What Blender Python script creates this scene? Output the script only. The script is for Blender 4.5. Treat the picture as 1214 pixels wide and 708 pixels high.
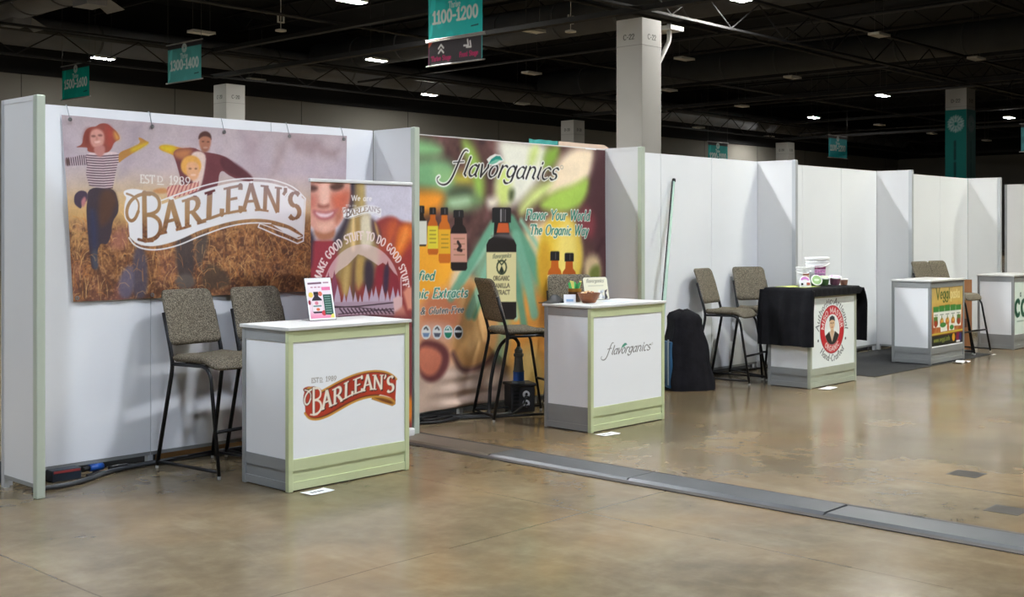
import bpy, bmesh, math, random
import numpy as np
from mathutils import Vector, Matrix

# ------------------------------------------------------------------ camera, world, exposure
scene = bpy.context.scene
for _o in list(bpy.data.objects):
    bpy.data.objects.remove(_o)
COL = scene.collection
CAM = (-3.35, -7.01, 1.612)
YAW = math.radians(46.99)
FPX = 1421.0          # focal length in pixels of a 1214 px wide frame
HOR = 274.9           # row of the horizon
cd = bpy.data.cameras.new('camera')
cam = bpy.data.objects.new('camera', cd)
COL.objects.link(cam)
cam.location = CAM
cam.rotation_euler = (math.radians(90), 0, -YAW)
cd.sensor_fit = 'HORIZONTAL'
cd.sensor_width = 36.0
cd.lens = 36.0 * FPX / 1214.0
cd.shift_y = -(354.0 - HOR) / 1214.0
cd.clip_start = 0.05
cd.clip_end = 400
scene.camera = cam
w = bpy.data.worlds.new('hall_air')
scene.world = w
w.use_nodes = True
w.node_tree.nodes['Background'].inputs[0].default_value = (0.9, 0.95, 1.0, 1)
w.node_tree.nodes['Background'].inputs[1].default_value = 0.02
vs = scene.view_settings
vs.view_transform = 'Standard'
vs.look = 'None'
vs.exposure = 0.0
vs.gamma = 1.0
vs.use_curve_mapping = False
LAMP = 620.0           # radiance of a lit lamp in the hall
NEAR = 525.0           # radiance of the lamps along the aisle

random.seed(7)
RNG = np.random.default_rng(11)


def lin(c):
    c = np.asarray(c, dtype=float)
    return np.where(c <= 0.04045, c / 12.92, ((c + 0.055) / 1.055) ** 2.4)


def hx(h):
    if isinstance(h, str):
        h = h.lstrip('#')
        return np.array([int(h[i:i + 2], 16) / 255 for i in (0, 2, 4)])
    return np.array(h, dtype=float) / 255.0


# ------------------------------------------------------------------ materials
MATS = {}


def mat(name, col, rough=0.5, metal=0.0, noise=0.0, nscale=8.0, bump=0.0, bscale=60.0, spec=0.5,
        emit=None, estr=0.0, alpha=1.0, trans=0.0, coat=0.0, sheen=0.0, detail=4.0):
    """procedural material: colour broken up by noise, optional noise bump"""
    if name in MATS:
        return MATS[name]
    m = bpy.data.materials.new(name)
    m.use_nodes = True
    nt = m.node_tree
    b = nt.nodes['Principled BSDF']
    c = lin(hx(col))
    b.inputs['Base Color'].default_value = (*c, 1)
    b.inputs['Roughness'].default_value = rough
    b.inputs['Metallic'].default_value = metal
    b.inputs['Specular IOR Level'].default_value = spec
    if coat:
        b.inputs['Coat Weight'].default_value = coat
    if sheen:
        b.inputs['Sheen Weight'].default_value = sheen
    if trans:
        b.inputs['Transmission Weight'].default_value = trans
        b.inputs['IOR'].default_value = 1.3
    if alpha < 1:
        b.inputs['Alpha'].default_value = alpha
    if emit is not None:
        b.inputs['Emission Color'].default_value = (*lin(hx(emit)), 1)
        b.inputs['Emission Strength'].default_value = estr
    tc = nt.nodes.new('ShaderNodeTexCoord')
    if noise:
        n = nt.nodes.new('ShaderNodeTexNoise')
        n.inputs['Scale'].default_value = nscale
        n.inputs['Detail'].default_value = detail
        nt.links.new(tc.outputs['Object'], n.inputs['Vector'])
        r = nt.nodes.new('ShaderNodeValToRGB')
        r.color_ramp.elements[0].position = 0.3
        r.color_ramp.elements[1].position = 0.7
        r.color_ramp.elements[0].color = (*np.clip(c * (1 - noise), 0, 1), 1)
        r.color_ramp.elements[1].color = (*np.clip(c * (1 + noise), 0, 1), 1)
        nt.links.new(n.outputs['Fac'], r.inputs['Fac'])
        nt.links.new(r.outputs['Color'], b.inputs['Base Color'])
    if bump:
        n2 = nt.nodes.new('ShaderNodeTexNoise')
        n2.inputs['Scale'].default_value = bscale
        n2.inputs['Detail'].default_value = 3
        nt.links.new(tc.outputs['Object'], n2.inputs['Vector'])
        bp = nt.nodes.new('ShaderNodeBump')
        bp.inputs['Strength'].default_value = bump
        bp.inputs['Distance'].default_value = 0.01
        nt.links.new(n2.outputs['Fac'], bp.inputs['Height'])
        nt.links.new(bp.outputs['Normal'], b.inputs['Normal'])
    MATS[name] = m
    return m


def print_mat(name, rough=0.5, spec=0.3):
    """ink on a sheet: the printed colours are stored on the mesh points"""
    if name in MATS:
        return MATS[name]
    m = bpy.data.materials.new(name)
    m.use_nodes = True
    nt = m.node_tree
    b = nt.nodes['Principled BSDF']
    a = nt.nodes.new('ShaderNodeAttribute')
    a.attribute_name = 'ink'
    nt.links.new(a.outputs['Color'], b.inputs['Base Color'])
    b.inputs['Roughness'].default_value = rough
    b.inputs['Specular IOR Level'].default_value = spec
    MATS[name] = m
    return m


def floor_material():
    m = bpy.data.materials.new('polished_concrete')
    m.use_nodes = True
    nt = m.node_tree
    N = nt.nodes.new
    L = nt.links.new
    b = nt.nodes['Principled BSDF']
    geo = N('ShaderNodeNewGeometry')

    def noise(scale, detail=5, rough=0.55, dist=0.0, vec=None):
        n = N('ShaderNodeTexNoise')
        n.inputs['Scale'].default_value = scale
        n.inputs['Detail'].default_value = detail
        n.inputs['Roughness'].default_value = rough
        n.inputs['Distortion'].default_value = dist
        L(vec or geo.outputs['Position'], n.inputs['Vector'])
        return n.outputs['Fac']

    def ramp(fac, stops):
        r = N('ShaderNodeValToRGB')
        el = r.color_ramp.elements
        while len(el) < len(stops):
            el.new(0.5)
        for e, (p, c) in zip(el, stops):
            e.position = p
            e.color = (*lin(hx(c)), 1) if len(c) == 3 else c
        L(fac, r.inputs['Fac'])
        return r.outputs['Color']

    def mix(f, a, c, mode='MIX'):
        x = N('ShaderNodeMix')
        x.data_type = 'RGBA'
        x.blend_type = mode
        if isinstance(f, float):
            x.inputs[0].default_value = f
        else:
            L(f, x.inputs[0])
        L(a, x.inputs[6])
        L(c, x.inputs[7])
        return x.outputs[2]

    def math_(op, a, c=None):
        x = N('ShaderNodeMath')
        x.operation = op
        for i, v in enumerate((a, c)):
            if v is None:
                continue
            if isinstance(v, (int, float)):
                x.inputs[i].default_value = v
            else:
                L(v, x.inputs[i])
        return x.outputs[0]

    big = ramp(noise(0.35, 4, 0.6, 0.6), [(0.30, (98, 86, 66)), (0.5, (114, 101, 78)), (0.72, (132, 119, 94))])
    mid = ramp(noise(1.9, 5, 0.58, 0.5), [(0.28, (70, 60, 44)), (0.52, (111, 98, 75)), (0.76, (148, 135, 109))])
    fine = ramp(noise(7.0, 4, 0.6, 0.2), [(0.25, (84, 73, 55)), (0.5, (112, 99, 77)), (0.8, (142, 129, 104))])
    c1 = mix(0.55, big, mid)
    c2 = mix(0.35, c1, fine)
    # rusty warm patches
    warm = ramp(noise(0.8, 3, 0.5, 0.4), [(0.45, (0, 0, 0)), (0.75, (255, 255, 255))])
    wcol = N('ShaderNodeRGB')
    wcol.outputs[0].default_value = (*lin(hx((150, 118, 76))), 1)
    fw = N('ShaderNodeRGBToBW')
    L(warm, fw.inputs[0])
    c3 = mix(math_('MULTIPLY', fw.outputs[0], 0.45), c2, wcol.outputs[0])
    # pale scratches and scuffs
    mp = N('ShaderNodeMapping')
    mp.inputs['Scale'].default_value = (1.0, 0.22, 1.0)
    mp.inputs['Rotation'].default_value = (0, 0, 0.7)
    L(geo.outputs['Position'], mp.inputs['Vector'])
    scr = ramp(noise(4.0, 4, 0.6, 0.6, mp.outputs['Vector']), [(0.55, (0, 0, 0)), (0.85, (255, 255, 255))])
    fs = N('ShaderNodeRGBToBW')
    L(scr, fs.inputs[0])
    pale = N('ShaderNodeRGB')
    pale.outputs[0].default_value = (*lin(hx((186, 176, 152))), 1)
    c4 = mix(math_('MULTIPLY', fs.outputs[0], 0.14), c3, pale.outputs[0])
    # saw cut joints and hairline cracks
    sep = N('ShaderNodeSeparateXYZ')
    wob = noise(1.3, 6, 0.6)
    L(geo.outputs['Position'], sep.inputs[0])
    wv = math_('MULTIPLY', math_('SUBTRACT', wob, 0.5), 0.06)
    lines = None
    for ax, pos, wid in (('X', 4.11, 0.006), ('Y', -2.62, 0.005), ('X', 1.97, 0.004), ('X', -0.72, 0.005), ('X', 8.6, 0.005), ('Y', -7.4, 0.004), ('X', 13.4, 0.005)):
        d = math_('ABSOLUTE', math_('SUBTRACT', math_('ADD', sep.outputs[ax], wv), pos))
        f = math_('LESS_THAN', d, wid)
        lines = f if lines is None else math_('MAXIMUM', lines, f)
    brk = math_('GREATER_THAN', noise(1.5, 2), 0.40)
    lines = math_('MULTIPLY', math_('MULTIPLY', lines, brk), 0.65)
    dark = N('ShaderNodeRGB')
    dark.outputs[0].default_value = (*lin(hx((78, 66, 50))), 1)
    c5 = mix(lines, c4, dark.outputs[0])
    L(c5, b.inputs['Base Color'])
    rr = N('ShaderNodeMapRange')
    rr.inputs['From Min'].default_value = 0.3
    rr.inputs['From Max'].default_value = 0.7
    rr.inputs['To Min'].default_value = 0.16
    rr.inputs['To Max'].default_value = 0.24
    L(noise(1.2, 2, 0.5, 0.2), rr.inputs['Value'])
    L(rr.outputs[0], b.inputs['Roughness'])
    b.inputs['Specular IOR Level'].default_value = 0.20
    return m


WHITE = mat('white_laminate', (236, 238, 240), 0.38, noise=0.015, nscale=1.5)
CWHITE = mat('counter_white', (240, 242, 242), 0.42, noise=0.01, nscale=2)
TOPW = mat('worktop_white', (214, 214, 210), 0.3, noise=0.01, nscale=3)
ALU = mat('anodised_aluminium', (158, 161, 160), 0.42, metal=0.35, noise=0.03, nscale=5)
ALUL = mat('light_aluminium', (198, 201, 202), 0.42, metal=0.3, noise=0.02, nscale=5)
ALUG = mat('pale_green_aluminium', (210, 219, 172), 0.45, metal=0.25, noise=0.03, nscale=5)  # front frames: a green reflection put into the metal colour
ALUP = mat('post_green_aluminium', (196, 206, 188), 0.45, metal=0.25, noise=0.02, nscale=5)  # front posts carry the green reflection in their colour too
DARKGAP = mat('dark_gap', (60, 62, 64), 0.6, noise=0.05)
BLACKM = mat('black_steel', (30, 30, 32), 0.38, metal=0.3, noise=0.1, nscale=20)
RUBBER = mat('black_rubber', (26, 26, 27), 0.55, noise=0.15, nscale=30, bump=0.1)
TWEED = None


# ------------------------------------------------------------------ mesh helpers
class MB:
    """collects shapes into ONE mesh"""

    def __init__(self):
        self.v, self.f, self.s = [], [], []

    def add(self, v, f, smooth=False):
        n = len(self.v)
        self.v += [tuple(p) for p in v]
        self.f += [tuple(i + n for i in q) for q in f]
        self.s += [smooth] * len(f)
        return self

    def box(self, x0, x1, y0, y1, z0, z1, bev=0.0):
        if bev <= 0:
            v = [(x, y, z) for z in (z0, z1) for y in (y0, y1) for x in (x0, x1)]
            f = [(0, 2, 3, 1), (4, 5, 7, 6), (0, 1, 5, 4), (2, 6, 7, 3), (0, 4, 6, 2), (1, 3, 7, 5)]
            return self.add(v, f)
        bm = bmesh.new()
        bmesh.ops.create_cube(bm, size=1)
        for p in bm.verts:
            p.co = ((x0 + x1) / 2 + p.co.x * (x1 - x0), (y0 + y1) / 2 + p.co.y * (y1 - y0),
                    (z0 + z1) / 2 + p.co.z * (z1 - z0))
        bmesh.ops.bevel(bm, geom=bm.edges[:], offset=bev, segments=2, affect='EDGES', profile=0.5)
        return self.bm(bm)

    def bm(self, bm, smooth=False):
        bm.verts.index_update()
        self.add([p.co[:] for p in bm.verts], [[q.index for q in f.verts] for f in bm.faces], smooth)
        bm.free()
        return self

    def tube(self, pts, r, n=10, cap=True):
        P = [Vector(p) for p in pts]
        rs = r if isinstance(r, (list, tuple)) else [r] * len(P)
        v, f = [], []
        prev = None
        for i, p in enumerate(P):
            t = (P[min(i + 1, len(P) - 1)] - P[max(i - 1, 0)]).normalized()
            if prev is None:
                a = Vector((0, 0, 1)) if abs(t.z) < 0.9 else Vector((1, 0, 0))
                u = t.cross(a).normalized()
            else:
                u = (prev - t * prev.dot(t)).normalized()
            prev = u
            q = t.cross(u)
            for k in range(n):
                an = 2 * math.pi * k / n
                v.append(p + (u * math.cos(an) + q * math.sin(an)) * rs[i])
        for i in range(len(P) - 1):
            for k in range(n):
                k2 = (k + 1) % n
                f.append((i * n + k, i * n + k2, (i + 1) * n + k2, (i + 1) * n + k))
        self.add(v, f, True)
        if cap:
            m = len(self.v) - len(v)
            self.f += [tuple(m + k for k in range(n))[::-1], tuple(m + (len(P) - 1) * n + k for k in range(n))]
            self.s += [False, False]
        return self

    def lathe(self, prof, c=(0, 0, 0), n=24, close=True, sx=1.0, sy=1.0):
        # split the profile at sharp corners so that only gentle curves are shaded smooth
        runs, cur = [], [prof[0]]
        for i in range(1, len(prof)):
            cur.append(prof[i])
            if i < len(prof) - 1:
                a0 = math.atan2(prof[i][1] - prof[i - 1][1], prof[i][0] - prof[i - 1][0])
                a1 = math.atan2(prof[i + 1][1] - prof[i][1], prof[i + 1][0] - prof[i][0])
                d = abs((a1 - a0 + math.pi) % (2 * math.pi) - math.pi)
                if d > 0.6:
                    runs.append(cur)
                    cur = [prof[i]]
        runs.append(cur)
        ends = []
        for run in runs:
            v, f = [], []
            for r, z in run:
                for k in range(n):
                    a = 2 * math.pi * k / n
                    v.append((c[0] + r * math.cos(a) * sx, c[1] + r * math.sin(a) * sy, c[2] + z))
            for i in range(len(run) - 1):
                for k in range(n):
                    k2 = (k + 1) % n
                    f.append((i * n + k, i * n + k2, (i + 1) * n + k2, (i + 1) * n + k))
            self.add(v, f, True)
            ends.append((v[:n], v[-n:]))
        if close:
            self.add(ends[0][0], [tuple(range(n))[::-1]])
            self.add(ends[-1][1], [tuple(range(n))])
        return self

    def grid(self, fn, nu, nv, smooth=True):
        v = [fn(i / (nu - 1), j / (nv - 1)) for j in range(nv) for i in range(nu)]
        f = [(j * nu + i, j * nu + i + 1, (j + 1) * nu + i + 1, (j + 1) * nu + i)
             for j in range(nv - 1) for i in range(nu - 1)]
        return self.add(v, f, smooth)

    def xform(self, M, start=0):
        for i in range(start, len(self.v)):
            self.v[i] = tuple(M @ Vector(self.v[i]))
        return self

    def mesh(self, name):
        me = bpy.data.meshes.new(name)
        me.from_pydata(self.v, [], self.f)
        me.polygons.foreach_set('use_smooth', self.s)
        me.update()
        return me

    def build(self, name, m, parent=None, loc=None):
        me = self.mesh(name)
        me.materials.append(m)
        return link(name, me, parent, loc)


def link(name, data, parent=None, loc=None, rz=0.0):
    o = bpy.data.objects.new(name, data)
    COL.objects.link(o)
    if parent is not None:
        o.parent = parent
    if loc is not None:
        o.location = loc
    o.rotation_euler[2] = rz
    return o


def tag(o, label=None, cat=None, group=None, kind=None):
    for k, x in (('label', label), ('category', cat), ('group', group), ('kind', kind)):
        if x:
            o[k] = x
    return o


def thing(name, label, cat, loc=(0, 0, 0), rz=0.0, group=None):
    return tag(link(name, None, None, loc, rz), label, cat, group)


def copy_tree(o, parent=None):
    c = o.copy()
    COL.objects.link(c)
    c.parent = parent
    for ch in list(o.children):
        copy_tree(ch, c)
    return c


def fillet(pts, r, n=5):
    """round the inner corners of a polyline"""
    P = [Vector(p) for p in pts]
    out = [P[0]]
    for i in range(1, len(P) - 1):
        a, b, c = P[i - 1], P[i], P[i + 1]
        d0 = min(r, (a - b).length * 0.45)
        d1 = min(r, (c - b).length * 0.45)
        p0 = b + (a - b).normalized() * d0
        p1 = b + (c - b).normalized() * d1
        for k in range(n + 1):
            t = k / n
            out.append(p0 * (1 - t) ** 2 + b * 2 * t * (1 - t) + p1 * t * t)
    out.append(P[-1])
    return out


# ------------------------------------------------------------------ lettering: single-stroke glyphs drawn with a broad nib
def arc(cx, cy, rx, ry, a0, a1, n=10):
    return [(cx + rx * math.cos(math.radians(a0 + (a1 - a0) * k / n)),
             cy + ry * math.sin(math.radians(a0 + (a1 - a0) * k / n))) for k in range(n + 1)]


G = {}


def gl(ch, adv, strokes, ser=()):
    G[ch] = (adv, strokes, ser)


gl(' ', 0.42, [])
gl('A', 0.80, [[(0.05, 0), (0.40, 1)], [(0.40, 1), (0.75, 0)], [(0.17, .34), (0.63, .34)]], [(0.05, 0), (0.75, 0)])
gl('B', 0.66, [[(.12, 0), (.12, 1)], [(.12, 1), (.30, 1)] + arc(.30, .76, .22, .24, 90, -90) + [(.12, .52)],
               [(.12, .52), (.33, .52)] + arc(.33, .26, .25, .26, 90, -90) + [(.12, 0)]], [(.08, 0), (.08, 1)])
gl('C', 0.74, [arc(.40, .5, .32, .5, 45, 315, 16)], [])
gl('D', 0.76, [[(.12, 0), (.12, 1)], [(.12, 1), (.28, 1)] + arc(.28, .5, .38, .5, 90, -90, 14) + [(.12, 0)]], [(.08, 0), (.08, 1)])
gl('E', 0.62, [[(.12, 0), (.12, 1)], [(.12, 1), (.55, 1), (.55, .84)], [(.12, .53), (.44, .53)],
               [(.12, 0), (.57, 0), (.57, .18)]], [(.08, 0), (.08, 1)])
gl('F', 0.58, [[(.12, 0), (.12, 1)], [(.12, 1), (.54, 1), (.54, .84)], [(.12, .53), (.42, .53)]], [(.12, 0), (.08, 1)])
gl('G', 0.78, [arc(.40, .5, .32, .5, 45, 330, 16) + [(.68, .45), (.46, .45)]], [])
gl('H', 0.78, [[(.12, 0), (.12, 1)], [(.66, 0), (.66, 1)], [(.12, .52), (.66, .52)]], [(.12, 0), (.12, 1), (.66, 0), (.66, 1)])
gl('I', 0.32, [[(.16, 0), (.16, 1)]], [(.16, 0), (.16, 1)])
gl('K', 0.72, [[(.12, 0), (.12, 1)], [(.62, 1), (.14, .45)], [(.26, .58), (.68, 0)]], [(.12, 0), (.12, 1), (.66, 0), (.6, 1)])
gl('L', 0.58, [[(.12, 0), (.12, 1)], [(.12, 0), (.54, 0), (.54, .2)]], [(.12, 1), (.08, 0)])
gl('M', 0.92, [[(.10, 0), (.14, 1)], [(.14, 1), (.46, .15)], [(.46, .15), (.78, 1)], [(.78, 1), (.82, 0)]], [(.1, 0), (.82, 0)])
gl('N', 0.80, [[(.12, 0), (.12, 1)], [(.12, 1), (.66, 0)], [(.66, 0), (.66, 1)]], [(.12, 0), (.08, 1), (.66, 1)])
gl('O', 0.80, [arc(.40, .5, .33, .5, 90, 450, 22)], [])
gl('P', 0.62, [[(.12, 0), (.12, 1)], [(.12, 1), (.30, 1)] + arc(.30, .73, .25, .27, 90, -90) + [(.12, .46)]], [(.12, 0), (.08, 1)])
gl('R', 0.70, [[(.12, 0), (.12, 1)], [(.12, 1), (.30, 1)] + arc(.30, .75, .23, .25, 90, -90) + [(.12, .50)],
               [(.32, .50), (.64, 0)]], [(.12, 0), (.08, 1), (.66, 0)])
gl('S', 0.58, [arc(.30, .75, .22, .25, 40, 250, 10) + arc(.28, .25, .24, .25, 70, -145, 10)], [])
gl('T', 0.66, [[(.33, 0), (.33, 1)], [(.04, .84), (.04, 1), (.62, 1), (.62, .84)]], [(.33, 0)])
gl('U', 0.76, [[(.12, 1), (.12, .3)] + arc(.38, .3, .26, .3, 180, 360) + [(.64, 1)]], [(.12, 1), (.64, 1)])
gl('V', 0.78, [[(.05, 1), (.39, 0)], [(.39, 0), (.73, 1)]], [(.05, 1), (.73, 1)])
gl('W', 1.06, [[(.05, 1), (.29, 0)], [(.29, 0), (.53, 1)], [(.53, 1), (.77, 0)], [(.77, 0), (1.01, 1)]], [(.05, 1), (1.01, 1)])
gl('X', 0.74, [[(.06, 1), (.68, 0)], [(.68, 1), (.06, 0)]], [(.06, 0), (.68, 0), (.06, 1), (.68, 1)])
gl('Y', 0.74, [[(.05, 1), (.37, .48)], [(.69, 1), (.37, .48)], [(.37, .48), (.37, 0)]], [(.05, 1), (.69, 1), (.37, 0)])
gl('a', 0.54, [arc(.25, .30, .19, .30, 60, 330, 12), [(.44, .62), (.43, .12), (.50, .02)]], [])
gl('b', 0.56, [[(.10, 1), (.10, 0)], arc(.28, .31, .19, .31, 170, -170, 14)], [])
gl('c', 0.46, [arc(.26, .31, .20, .31, 50, 310, 12)], [])
gl('d', 0.56, [arc(.26, .31, .19, .31, 20, 350, 14), [(.46, 1), (.45, .1), (.52, .02)]], [])
gl('e', 0.48, [[(.07, .33), (.42, .36)] + arc(.25, .33, .18, .29, 10, 310, 12)], [])
gl('f', 0.36, [arc(.30, .80, .14, .20, 30, 180, 7) + [(.16, 0)], [(.02, .60), (.32, .60)]], [])
gl('g', 0.54, [arc(.26, .33, .19, .29, 20, 350, 14), [(.46, .62), (.45, -.1)] + arc(.25, -.10, .20, .20, 0, -160, 8)], [])
gl('h', 0.56, [[(.10, 1), (.10, 0)], arc(.28, .40, .17, .22, 170, 0, 8) + [(.45, 0)]], [])
gl('i', 0.26, [[(.12, .62), (.12, .10), (.20, .02)], [(.12, .82), (.13, .88)]], [])
gl('l', 0.26, [[(.12, 1), (.11, .10), (.20, .02)]], [])
gl('m', 0.84, [[(.10, .62), (.10, 0)], arc(.27, .40, .16, .22, 170, 0, 8) + [(.43, 0)],
               arc(.60, .40, .16, .22, 170, 0, 8) + [(.76, 0)]], [])
gl('n', 0.56, [[(.10, .62), (.10, 0)], arc(.28, .40, .17, .22, 170, 0, 8) + [(.44, .08), (.52, .02)]], [])
gl('o', 0.52, [arc(.26, .31, .19, .31, 90, 450, 16)], [])
gl('p', 0.56, [[(.10, .62), (.10, -.3)], arc(.28, .31, .19, .31, 170, -170, 14)], [])
gl('r', 0.40, [[(.10, .62), (.10, 0)], arc(.27, .42, .16, .20, 170, 50, 6)], [])
gl('s', 0.42, [arc(.22, .465, .14, .155, 40, 250, 8) + arc(.20, .155, .16, .155, 70, -145, 8)], [])
gl('t', 0.36, [[(.14, .85), (.13, .12), (.26, .02)], [(.02, .60), (.30, .60)]], [])
gl('u', 0.56, [[(.10, .62), (.10, .22)] + arc(.27, .22, .17, .22, 180, 340, 8), [(.45, .62), (.44, .1), (.52, .02)]], [])
gl('v', 0.48, [[(.05, .62), (.20, 0)], [(.20, 0), (.40, .5), (.38, .62)]], [])
gl('w', 0.72, [[(.05, .62), (.18, 0)], [(.18, 0), (.34, .6)], [(.34, .6), (.48, 0)], [(.48, 0), (.66, .62)]], [])
gl('x', 0.48, [[(.05, .62), (.42, 0)], [(.42, .62), (.05, 0)]], [])
gl('y', 0.48, [[(.05, .62), (.22, .02)], [(.42, .62), (.18, -.2), (.04, -.28)]], [])
gl('0', 0.60, [arc(.30, .5, .22, .5, 90, 450, 20)], [])
gl('1', 0.44, [[(.08, .78), (.24, 1), (.24, 0)], [(.06, 0), (.42, 0)]], [])
gl('2', 0.58, [arc(.29, .72, .21, .28, 170, -20, 9) + [(.08, 0), (.52, 0)]], [])
gl('3', 0.58, [arc(.27, .76, .20, .24, 150, -80, 9), arc(.27, .26, .23, .26, 80, -150, 10)], [])
gl('4', 0.60, [[(.42, 0), (.42, 1), (.06, .30), (.56, .30)]], [])
gl('5', 0.58, [[(.48, 1), (.14, 1), (.12, .58)] + arc(.27, .31, .24, .31, 120, -150, 12)], [])
gl('6', 0.58, [[(.44, .95), (.16, .60)] + arc(.29, .30, .21, .30, 160, 520, 18)], [])
gl('8', 0.58, [arc(.29, .75, .18, .25, 90, 450, 16), arc(.29, .26, .22, .26, 90, 450, 16)], [])
gl('9', 0.58, [arc(.29, .70, .21, .30, -20, 340, 18) + [(.42, .40), (.16, .02)]], [])
gl('-', 0.40, [[(.05, .42), (.35, .42)]], [])
gl("'", 0.24, [[(.14, 1.0), (.14, .86), (.06, .70)]], [])
gl('.', 0.24, [[(.12, 0), (.12, .05)]], [])
gl('*', 0.30, [[(.15, .42), (.15, .48)]], [])
gl('&', 0.78, [[(.70, 0), (.18, .72)] + arc(.32, .80, .16, .20, 200, -20, 8) + [(.12, .28)] + arc(.30, .24, .22, .24, 170, 330, 8) + [(.68, .50)]], [])
gl('@', 0.30, [arc(.14, .85, .11, .12, 0, 360, 10)], [])


def text_width(s, track=0.0):
    return sum(G[c][0] + track for c in s) - track


class Canvas:
    """a printed sheet: colours on a fine point grid, in metres (a to the right, b up)"""

    def __init__(self, a0, b0, a1, b1, step, bg=(255, 255, 255)):
        self.nx = max(2, int(round((a1 - a0) / step)) + 1)
        self.ny = max(2, int(round((b1 - b0) / step)) + 1)
        self.a = np.linspace(a0, a1, self.nx)
        self.b = np.linspace(b0, b1, self.ny)
        self.A, self.B = np.meshgrid(self.a, self.b)
        self.C = np.ones((self.ny, self.nx, 3)) * hx(bg)
        self.st = step
        self.T = lambda p: p      # tracing frame -> sheet
        self.sm = 0               # rounds of corner cutting on traced outlines

    def _win(self, P, pad):
        i0, i1 = np.searchsorted(self.a, [P[:, 0].min() - pad, P[:, 0].max() + pad])
        j0, j1 = np.searchsorted(self.b, [P[:, 1].min() - pad, P[:, 1].max() + pad])
        return slice(j0, max(j1, j0)), slice(i0, max(i1, i0))

    def tr(self, pts):
        return np.array([self.T(p) for p in pts], dtype=float)

    def m_poly(self, P, soft):
        M = np.zeros((self.ny, self.nx))
        w = self._win(P, soft + self.st * 2)
        X, Y = self.A[w], self.B[w]
        if X.size == 0:
            return M, w
        ins = np.zeros(X.shape, bool)
        d2 = np.full(X.shape, 1e9)
        n = len(P)
        for i in range(n):
            x0, y0 = P[i]
            x1, y1 = P[(i + 1) % n]
            if y0 != y1:
                c = ((y0 > Y) != (y1 > Y)) & (X < (x1 - x0) * (Y - y0) / (y1 - y0) + x0)
                ins ^= c
            dx, dy = x1 - x0, y1 - y0
            q = dx * dx + dy * dy + 1e-12
            t = np.clip(((X - x0) * dx + (Y - y0) * dy) / q, 0, 1)
            d2 = np.minimum(d2, (X - x0 - t * dx) ** 2 + (Y - y0 - t * dy) ** 2)
        d = np.sqrt(d2)
        sd = np.where(ins, d, -d)
        k = max(soft, self.st * 0.7)
        t = np.clip(0.5 + sd / (2 * k), 0, 1)
        M[w] = t * t * (3 - 2 * t) if soft > self.st * 2 else t
        return M, w

    def m_stroke(self, P, W, soft=0.0, M=None, butt=False):
        if M is None:
            M = np.zeros((self.ny, self.nx))
        k = max(soft, self.st * 0.6)
        W = W if hasattr(W, '__len__') else [W] * (len(P) - 1)
        for i in range(len(P) - 1):
            S = P[i:i + 2]
            r = W[i] / 2
            w = self._win(S, r + k + self.st)
            X, Y = self.A[w], self.B[w]
            if X.size == 0:
                continue
            dx, dy = S[1] - S[0]
            q = dx * dx + dy * dy + 1e-12
            t = np.clip(((X - S[0, 0]) * dx + (Y - S[0, 1]) * dy) / q, 0, 1)
            d = np.sqrt((X - S[0, 0] - t * dx) ** 2 + (Y - S[0, 1] - t * dy) ** 2)
            cv_ = np.clip(0.5 + (r - d) / (2 * k), 0, 1)
            if butt:
                L = math.sqrt(q)
                s = ((X - S[0, 0]) * dx + (Y - S[0, 1]) * dy) / L
                if i == 0:
                    cv_ = cv_ * np.clip(0.5 + (s + self.st * .4) / (2 * k), 0, 1)
                if i == len(P) - 2:
                    cv_ = cv_ * np.clip(0.5 + (L - s + self.st * .4) / (2 * k), 0, 1)
            M[w] = np.maximum(M[w], cv_)
        return M

    def blend(self, M, col, op=1.0):
        m = (M * op)[..., None]
        c = col if isinstance(col, np.ndarray) and col.ndim == 3 else hx(col)
        self.C = self.C * (1 - m) + c * m

    @staticmethod
    def chaikin(P, n, closed):
        for _ in range(n):
            Q = np.roll(P, -1, 0) if closed else P[1:]
            A = P if closed else P[:-1]
            R = np.empty((len(A) * 2, 2))
            R[0::2], R[1::2] = A * 0.75 + Q * 0.25, A * 0.25 + Q * 0.75
            P = R if closed else np.vstack([P[:1], R, P[-1:]])
        return P

    def fill(self, pts, col, soft=0.0, op=1.0, sm=None):
        M, _ = self.m_poly(self.chaikin(self.tr(pts), self.sm if sm is None else sm, True), soft)
        self.blend(M, col, op)

    def grain(self, amount, scale, seed):
        n = self.noise(scale, seed, 3) - 0.5
        f = self.noise(1 / (self.st * 2.2), seed + 1, 1) - 0.5
        self.C = np.clip(self.C * (1 + amount * (2 * n + f))[..., None], 0, 1)

    def ell(self, c, rx, ry, col, soft=0.0, op=1.0, rot=0.0):
        r = math.radians(rot)
        pts = []
        for k in range(28):
            t = 2 * math.pi * k / 28
            x, y = rx * math.cos(t), ry * math.sin(t)
            pts.append((c[0] + x * math.cos(r) - y * math.sin(r), c[1] + x * math.sin(r) + y * math.cos(r)))
        self.fill(pts, col, soft, op, 0)

    def line(self, pts, wd, col, soft=0.0, op=1.0, sm=None):
        P = self.tr(pts)
        k = self.sm if sm is None else sm
        if k and len(P) > 2:
            P = self.chaikin(P, k, False)
        self.blend(self.m_stroke(P, wd, soft), col, op)

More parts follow.
